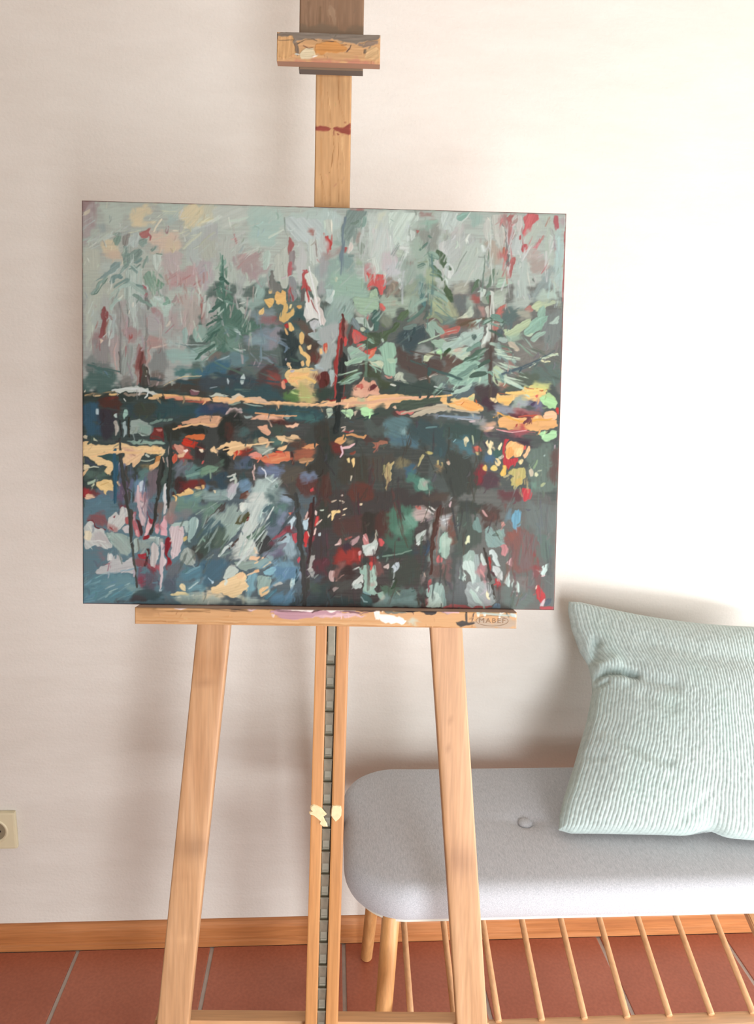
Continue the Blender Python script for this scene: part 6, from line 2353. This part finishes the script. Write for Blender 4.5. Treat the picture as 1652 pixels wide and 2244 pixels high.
d c6cfc8 7 545 1210 575 1150 600 1110
d b5c6c0 6 520 1240 560 1190 590 1150
d 49565a 7 610 1170 640 1130 660 1110
d 5a4c4e 6 580 1220 600 1190 625 1175
d b8c8c4 6 860 1290 865 1240
s d8a04c 5 1090 905 1140 925 1210 918
s e3c070 5 1110 860 1150 862 1190 852
d b8c474 5 1150 848 1200 850
s e0a860 4 985 885 1020 876 1050 892
d a8c078 6 640 860 660 870 690 868
s dfba70 6 640 830 670 826 690 838
'''

# ================================================================ the painting: 60 x 50 cm stretched canvas, every stroke laid in order
PAINT_GAIN = 0.83
Pp = Painter(1110, 950, 3, '8a8482')
run_strokes(Pp, PICTURE, 155, 415)
Pp.dabs(1800, 5, 16, .045, .7)
grade(Pp, 0.90, 0.125)
painting = empty('painting', PC + EY * -0.25 + EZ * -0.0195, EROT)
tag(painting, 'abstract autumn forest lake landscape on unframed canvas, resting on the easel tray', 'painting')
NXC, NYC = 812, 680
X, Y = np.meshgrid(np.linspace(-0.3, 0.3, NXC), np.linspace(0.5, 0.0, NYC))
Hm = homography([(-0.3, 0.5), (0.3, 0.5), (0.3, 0.0), (-0.3, 0.0)], [(177, 439), (1241, 468), (1216, 1337), (181, 1323)])
rgb, hg = sample(Pp, Hm, X, Y, 155, 415)
# thin red ground showing along the edges
ed = np.minimum.reduce([(X + 0.3) * 1.6, (0.3 - X) * 1.0, Y * 1.3, (0.5 - Y) * 1.4])
wob = smooth_noise(NYC, NXC, 9, np.random.default_rng(8))
k = np.clip(1.2 - ed / (0.0006 + 0.0016 * wob), 0, 1)[..., None] * .8
rgb = rgb * (1 - k) + np.array([0.45, 0.27, 0.26], np.float32) * k
Z = 0.0195 + (hg - .5) * 0.00022
er = np.minimum.reduce([X + 0.3, 0.3 - X, Y, 0.5 - Y])
Z = Z - 0.0016 * np.exp(-er / 0.0009)
V = np.stack([X, Y, Z], -1)[::-1]
link('canvas_face', grid_mesh('canvas_face', V, to_lin(np.clip(rgb, 0, 1))[::-1] * PAINT_GAIN), M_PAINT, painting)
bm = bmesh.new()
o_ = [(-0.3, 0.0), (0.3, 0.0), (0.3, 0.5), (-0.3, 0.5)]; i_ = [(-0.296, 0.004), (0.296, 0.004), (0.296, 0.496), (-0.296, 0.496)]
vf = [bm.verts.new((x, y, 0.0181)) for x, y in o_]; vb = [bm.verts.new((x, y, 0.0)) for x, y in o_]; vi = [bm.verts.new((x, y, 0.0)) for x, y in i_]
for q in range(4):
    bm.faces.new((vf[q], vf[(q + 1) % 4], vb[(q + 1) % 4], vb[q])); bm.faces.new((vb[q], vb[(q + 1) % 4], vi[(q + 1) % 4], vi[q]))
link('canvas_edge', bm_mesh('canvas_edge', bm), M_EDGE, painting)
for a in ((-0.295, 0.295, 0.004, 0.042), (-0.295, 0.295, 0.458, 0.496)):
    link('stretcher_bar', box_mesh('stretcher_bar', a[0], a[1], a[2], a[3], 0.0006, 0.0165), M_STRETCH, painting)
for a in ((-0.295, -0.257), (0.257, 0.295)):
    link('stretcher_bar', box_mesh('stretcher_bar', a[0], a[1], 0.0425, 0.4575, 0.0006, 0.0165), M_STRETCH, painting)

# ================================================================ the bench
bench = empty('bench', (0.64, 1.15, 0.0)); tag(bench, 'oak bench with grey button-tufted seat and slatted lower rack against the wall', 'bench')
BX, BY = 0.64, 1.15
SX0, SX1, SY0, SY1, SR = 0.027, 1.26, 0.974, 1.328, 0.098
BUT = (0.3395, 1.137)
def outline(n_arc=26, inset=0.0):
    pts = []
    x0, x1, y0, y1 = SX0 + inset, SX1 - inset, SY0 + inset, SY1 - inset; r = SR - inset
    def line(a, b, n):
        for t in np.linspace(0, 1, n, endpoint=False): pts.append((a[0] + (b[0] - a[0]) * t, a[1] + (b[1] - a[1]) * t))
    def arc(c, a0):
        for t in np.linspace(0, 1, n_arc, endpoint=False):
            a = a0 + t * math.pi / 2; pts.append((c[0] + r * math.cos(a), c[1] + r * math.sin(a)))
    line((x0 + r, y0), (x1 - r, y0), 110); arc((x1 - r, y0 + r), -math.pi / 2)
    line((x1, y0 + r), (x1, y1 - r), 16); arc((x1 - r, y1 - r), 0)
    line((x1 - r, y1), (x0 + r, y1), 110); arc((x0 + r, y1 - r), math.pi / 2)
    line((x0, y1 - r), (x0, y0 + r), 16); arc((x0 + r, y0 + r), math.pi)
    return np.array(pts)
base = outline(); nb = len(base)
ym = (SY0 + SY1) / 2; half = (SY1 - SY0) / 2
med = np.column_stack([np.clip(base[:, 0], SX0 + half, SX1 - half), np.full(nb, ym)])
nrm = med - base; ln = np.linalg.norm(nrm, axis=1, keepdims=True)
rings = []
# lower turn-under, side, rounded upper arris, then the crowned top
for off, z in [(0.013, 0.3935), (0.0095, 0.3945), (0.006, 0.398), (0.0025, 0.406), (0.0006, 0.416), (0.0006, 0.428), (0.003, 0.4365), (0.0075, 0.443), (0.014, 0.4477), (0.022, 0.4505)]:
    rings.append(np.column_stack([base + nrm / ln * off, np.full(nb, z)]))
for s in np.linspace(0.17, 1.0, 46):
    p = base + nrm * s
    z = 0.4505 + 0.0085 * (1 - (1 - (s - .125) / .875) ** 2.2)
    rings.append(np.column_stack([p, np.full(nb, z)]))
V = np.stack(rings)
d = np.hypot(V[..., 0] - BUT[0], V[..., 1] - BUT[1])
top = (V[..., 2] > 0.449)
V[..., 2] -= top * (0.0085 * np.exp(-(d / 0.020) ** 2) + 0.0045 * np.exp(-(d / 0.065) ** 2))
ax = np.abs(V[..., 1] - BUT[1])
V[..., 2] -= top * 0.0022 * np.exp(-(ax / 0.012) ** 2) * np.exp(-((V[..., 0] - BUT[0]) / 0.07) ** 2)
V -= np.array([BX, BY, 0])
seat = link('seat_cushion', grid_mesh('seat_cushion', V, wrap_u=True), M_WEAVE, bench)
bm = bmesh.new(); n = 28; rg = []
for r, z in [(0.0108, 0.0), (0.0122, 0.0022), (0.0118, 0.0048), (0.0095, 0.0070), (0.006, 0.0082), (0.0022, 0.0087)]:
    rg.append([bm.verts.new((BUT[0] - BX + r * math.cos(2 * math.pi * q / n), BUT[1] - BY + r * math.sin(2 * math.pi * q / n), 0.4455 + z)) for q in range(n)])
for p, q in zip(rg, rg[1:]):
    for j in range(n): bm.faces.new((p[j], p[(j + 1) % n], q[(j + 1) % n], q[j]))
bm.faces.new(rg[-1]); bm.faces.new(rg[0][::-1])
link('tuft_button', bm_mesh('tuft_button', bm, True), M_WEAVE, seat)
o1 = outline(inset=0.017); bm = bmesh.new()
lo = [bm.verts.new((x - BX, y - BY, 0.384)) for x, y in o1]; hi = [bm.verts.new((x - BX, y - BY, 0.3943)) for x, y in o1]
bm.faces.new(hi); bm.faces.new(lo[::-1])
for q in range(len(o1)): bm.faces.new((lo[q], lo[(q + 1) % len(o1)], hi[(q + 1) % len(o1)], hi[q]))
link('seat_board', bm_mesh('seat_board', bm), M_BOARD, bench)
def rel(p): return (p[0] - BX, p[1] - BY, p[2])
for x, e in ((0.0996, 0), (1.185, 1)):
    sgn = -1 if e == 0 else 1
    link('leg', tube_mesh('leg', [rel((x - sgn * .0, 1.0056, 0.386)), rel((x + sgn * .0090, .987, 0.23)), rel((x + sgn * .0241, .960, 0.006))], [0.0140, 0.0135, 0.0115], 20), M_OAK, bench)
    link('leg', tube_mesh('leg', [rel((x + .004 - sgn * .0, 1.268, 0.386)), rel((x + sgn * .016, 1.337, 0.006))], [0.0140, 0.0122], 20), M_OAK, bench)
bm = bmesh.new(); add_box(bm, 0.032 - BX, 1.25 - BX, 0.938 - BY, 0.9635 - BY, 0.203, 0.2305, bevel=0.004)
link('front_rail', bm_mesh('front_rail', bm), M_OAKX, bench)
link('rear_rail', box_mesh('rear_rail', 0.06 - BX, 1.22 - BX, 1.288 - BY, 1.312 - BY, 0.362, 0.3838, bevel=.003), M_OAKX, bench)
slat_me = tube_mesh('slat', [(0, -0.1945, 0.2335), (0, 0.146, 0.380)], [0.0052, 0.0048], 12, 0.3)
slat_me.materials.append(M_OAKY)
for k in range(-2, 14):
    if k in (7,): continue
    o = bpy.data.objects.new('slat', slat_me); COL.objects.link(o); o.parent = bench; o.location = (0.2655 + 0.0674 * k - BX, 0, 0)
bm = bmesh.new(); b = bmesh.new(); xk = 0.2655 + 0.0674 * 7 - BX
bmesh.ops.create_cube(b, size=1.0)
for v in b.verts:
    t = (v.co.y + .5); v.co = Vector((xk + v.co.x * .021, -0.1945 + t * .340, 0.236 + t * .144 + v.co.z * .016))
bmesh.ops.bevel(b, geom=b.edges[:] + b.verts[:], offset=.002, segments=2, affect='EDGES')
link('centre_strut', bm_mesh('centre_strut', b), M_OAKY, bench); bm.free()

# ================================================================ the corduroy pillow
BL = np.array([0.3735, 1.083, 0.4665]); BR = np.array([0.815, 1.036, 0.4665]); TL = np.array([0.4480, 1.338, 0.786]); TR = np.array([0.880, 1.338, 0.728])
NU, NV, RIBS = 680, 240, 66
u = np.linspace(0, 1, NU); v = np.linspace(0, 1, NV)
U, W = np.meshgrid(u, v)
lin = np.interp(W, [0, .03, .13, .27, .45, .58, .64, .70, .76, .86, .95, 1], [0, .004, .012, .028, .047, .056, .054, .047, .030, .013, .004, 0])
rin = np.interp(W, [0, .15, .5, .85, 1], [0, .015, .03, .015, 0])
tin = 0.018 * np.sin(np.pi * U) ; bin_ = 0.006 * np.sin(np.pi * U) + 0.010 * np.exp(-((U - .56) / .05) ** 2)
Uc = U + lin / .44 * (1 - U) ** 1.6 - rin / .44 * U ** 1.6
Wc = W - tin / .41 * W ** 2 + bin_ / .41 * (1 - W) ** 3
cr = sum(np.clip(1 - cu / .06, 0, 1) * np.clip(1 - cw / .06, 0, 1) * np.array([[su, sw]]).T[:, :, None] for cu, cw, su, sw in ((U, W, .013, .014), (U, 1 - W, .012, -.012), (1 - U, W, -.013, .014), (1 - U, 1 - W, -.013, -.014)))
Uc = Uc + cr[0]; Wc = Wc + cr[1]
Pm = (BL * (1 - Uc[..., None]) + BR * Uc[..., None]) * (1 - Wc[..., None]) + (TL * (1 - Uc[..., None]) + TR * Uc[..., None]) * Wc[..., None]
nz = np.cross(BR - BL, TL - BL); nz /= np.linalg.norm(nz); nz = nz if nz[1] < 0 else -nz     # towards the room
e = np.minimum.reduce([np.minimum(U, 1 - U) * .44, np.minimum(W, 1 - W) * .41])
prof_u = np.clip(4 * U * (1 - U), 0, 1); prof_w = np.clip(4 * W * (1 - W), 0, 1)
bulge = (prof_u ** .62) * (prof_w ** .62)
rim = np.sqrt(np.clip(e / .012, 0, 1))
def crease(pts, depth, sig):
    d2 = np.full(U.shape, 9.0); P = np.array(pts)
    for (ax_, ay_), (bx_, by_) in zip(P, P[1:]):
        ex, ey_ = bx_ - ax_, by_ - ay_; t = np.clip(((U - ax_) * ex + (W - ay_) * ey_) / (ex * ex + ey_ * ey_), 0, 1)
        d2 = np.minimum(d2, (U - ax_ - t * ex) ** 2 + (W - ay_ - t * ey_) ** 2)
    return depth * np.exp(-d2 / sig ** 2)
folds = (-crease([(-.02, .70), (.03, .715), (.075, .79)], .016, .020) - crease([(-.02, .612), (.02, .632), (.06, .652), (.13, .652), (.19, .640)], .017, .016) - crease([(.17, .642), (.26, .612), (.36, .600)], .006, .028)
         - crease([(-.02, .585), (.03, .60), (.055, .612)], .010, .012)
         + crease([(0, .665), (.05, .69), (.10, .70)], .010, .030) + crease([(.04, .625), (.12, .615)], .006, .020)
         - crease([(.07, .40), (.20, .33), (.36, .27)], .0035, .022) + crease([(.07, .36), (.2, .285), (.34, .235)], .003, .02)
         - crease([(.22, .55), (.35, .50)], .004, .03) - crease([(.03, .30), (.09, .285)], .003, .018) - crease([(.44, .06), (.52, .13)], .003, .02)
         - crease([(.3, .80), (.55, .76), (.8, .78)], .006, .06))
ph = U * RIBS + 0.10 * np.sin(W * 23 + U * 9) * (1 - U) + .06 * np.sin(W * 61 + U * 30)
rib = np.abs(np.sin(np.pi * ph)) ** 0.55
tuftn = smooth_noise(NV, NU, 3, np.random.default_rng(4), 9); big = smooth_noise(NV, NU, 40, np.random.default_rng(6), 80)
front = 0.082 * bulge + 0.0085 * rim + folds * rim + (0.0019 * rib + 0.0012 * (tuftn - .5)) * np.clip(e / .01, .15, 1)
back = -(0.034 * bulge + 0.006 * rim) - 0.0016 * rib
VF = Pm + nz * front[..., None]; VB = Pm + nz * back[..., None]
ctr = np.array([0.62, 1.17, 0.468])
tone = to_lin(hex_rgb('adbab5')) * (0.85 + 0.16 * rib + 0.12 * (tuftn - .5))[..., None] * (1 + .10 * (big - .5))[..., None]
nap = np.clip(big * 2 - .9, 0, 1)[..., None] * .35
tone = tone * (1 - nap) + to_lin(hex_rgb('a2b8b0')) * (0.85 + 0.16 * rib)[..., None] * nap
Vall = np.concatenate([VF, VB[:, ::-1]], 1) - ctr
pil = grid_mesh('pillow', Vall, np.concatenate([tone, tone[:, ::-1]], 1), wrap_u=True)
bm = bmesh.new(); bm.from_mesh(pil); bm.verts.ensure_lookup_table()
bmesh.ops.remove_doubles(bm, verts=[bm.verts[j * 2 * NU + i] for j in (0, NV - 1) for i in range(2 * NU)] , dist=1e-5)
bm.verts.ensure_lookup_table()
bmesh.ops.holes_fill(bm, edges=[e_ for e_ in bm.edges if e_.is_boundary], sides=0)
bmesh.ops.recalc_face_normals(bm, faces=bm.faces); bm.to_mesh(pil); bm.free()
pil.polygons.foreach_set('use_smooth', np.ones(len(pil.polygons), bool))
pillow = link('pillow', pil, M_CORD); pillow.location = ctr
tag(pillow, 'sage green corduroy pillow leaning on the white wall on the grey bench', 'pillow')
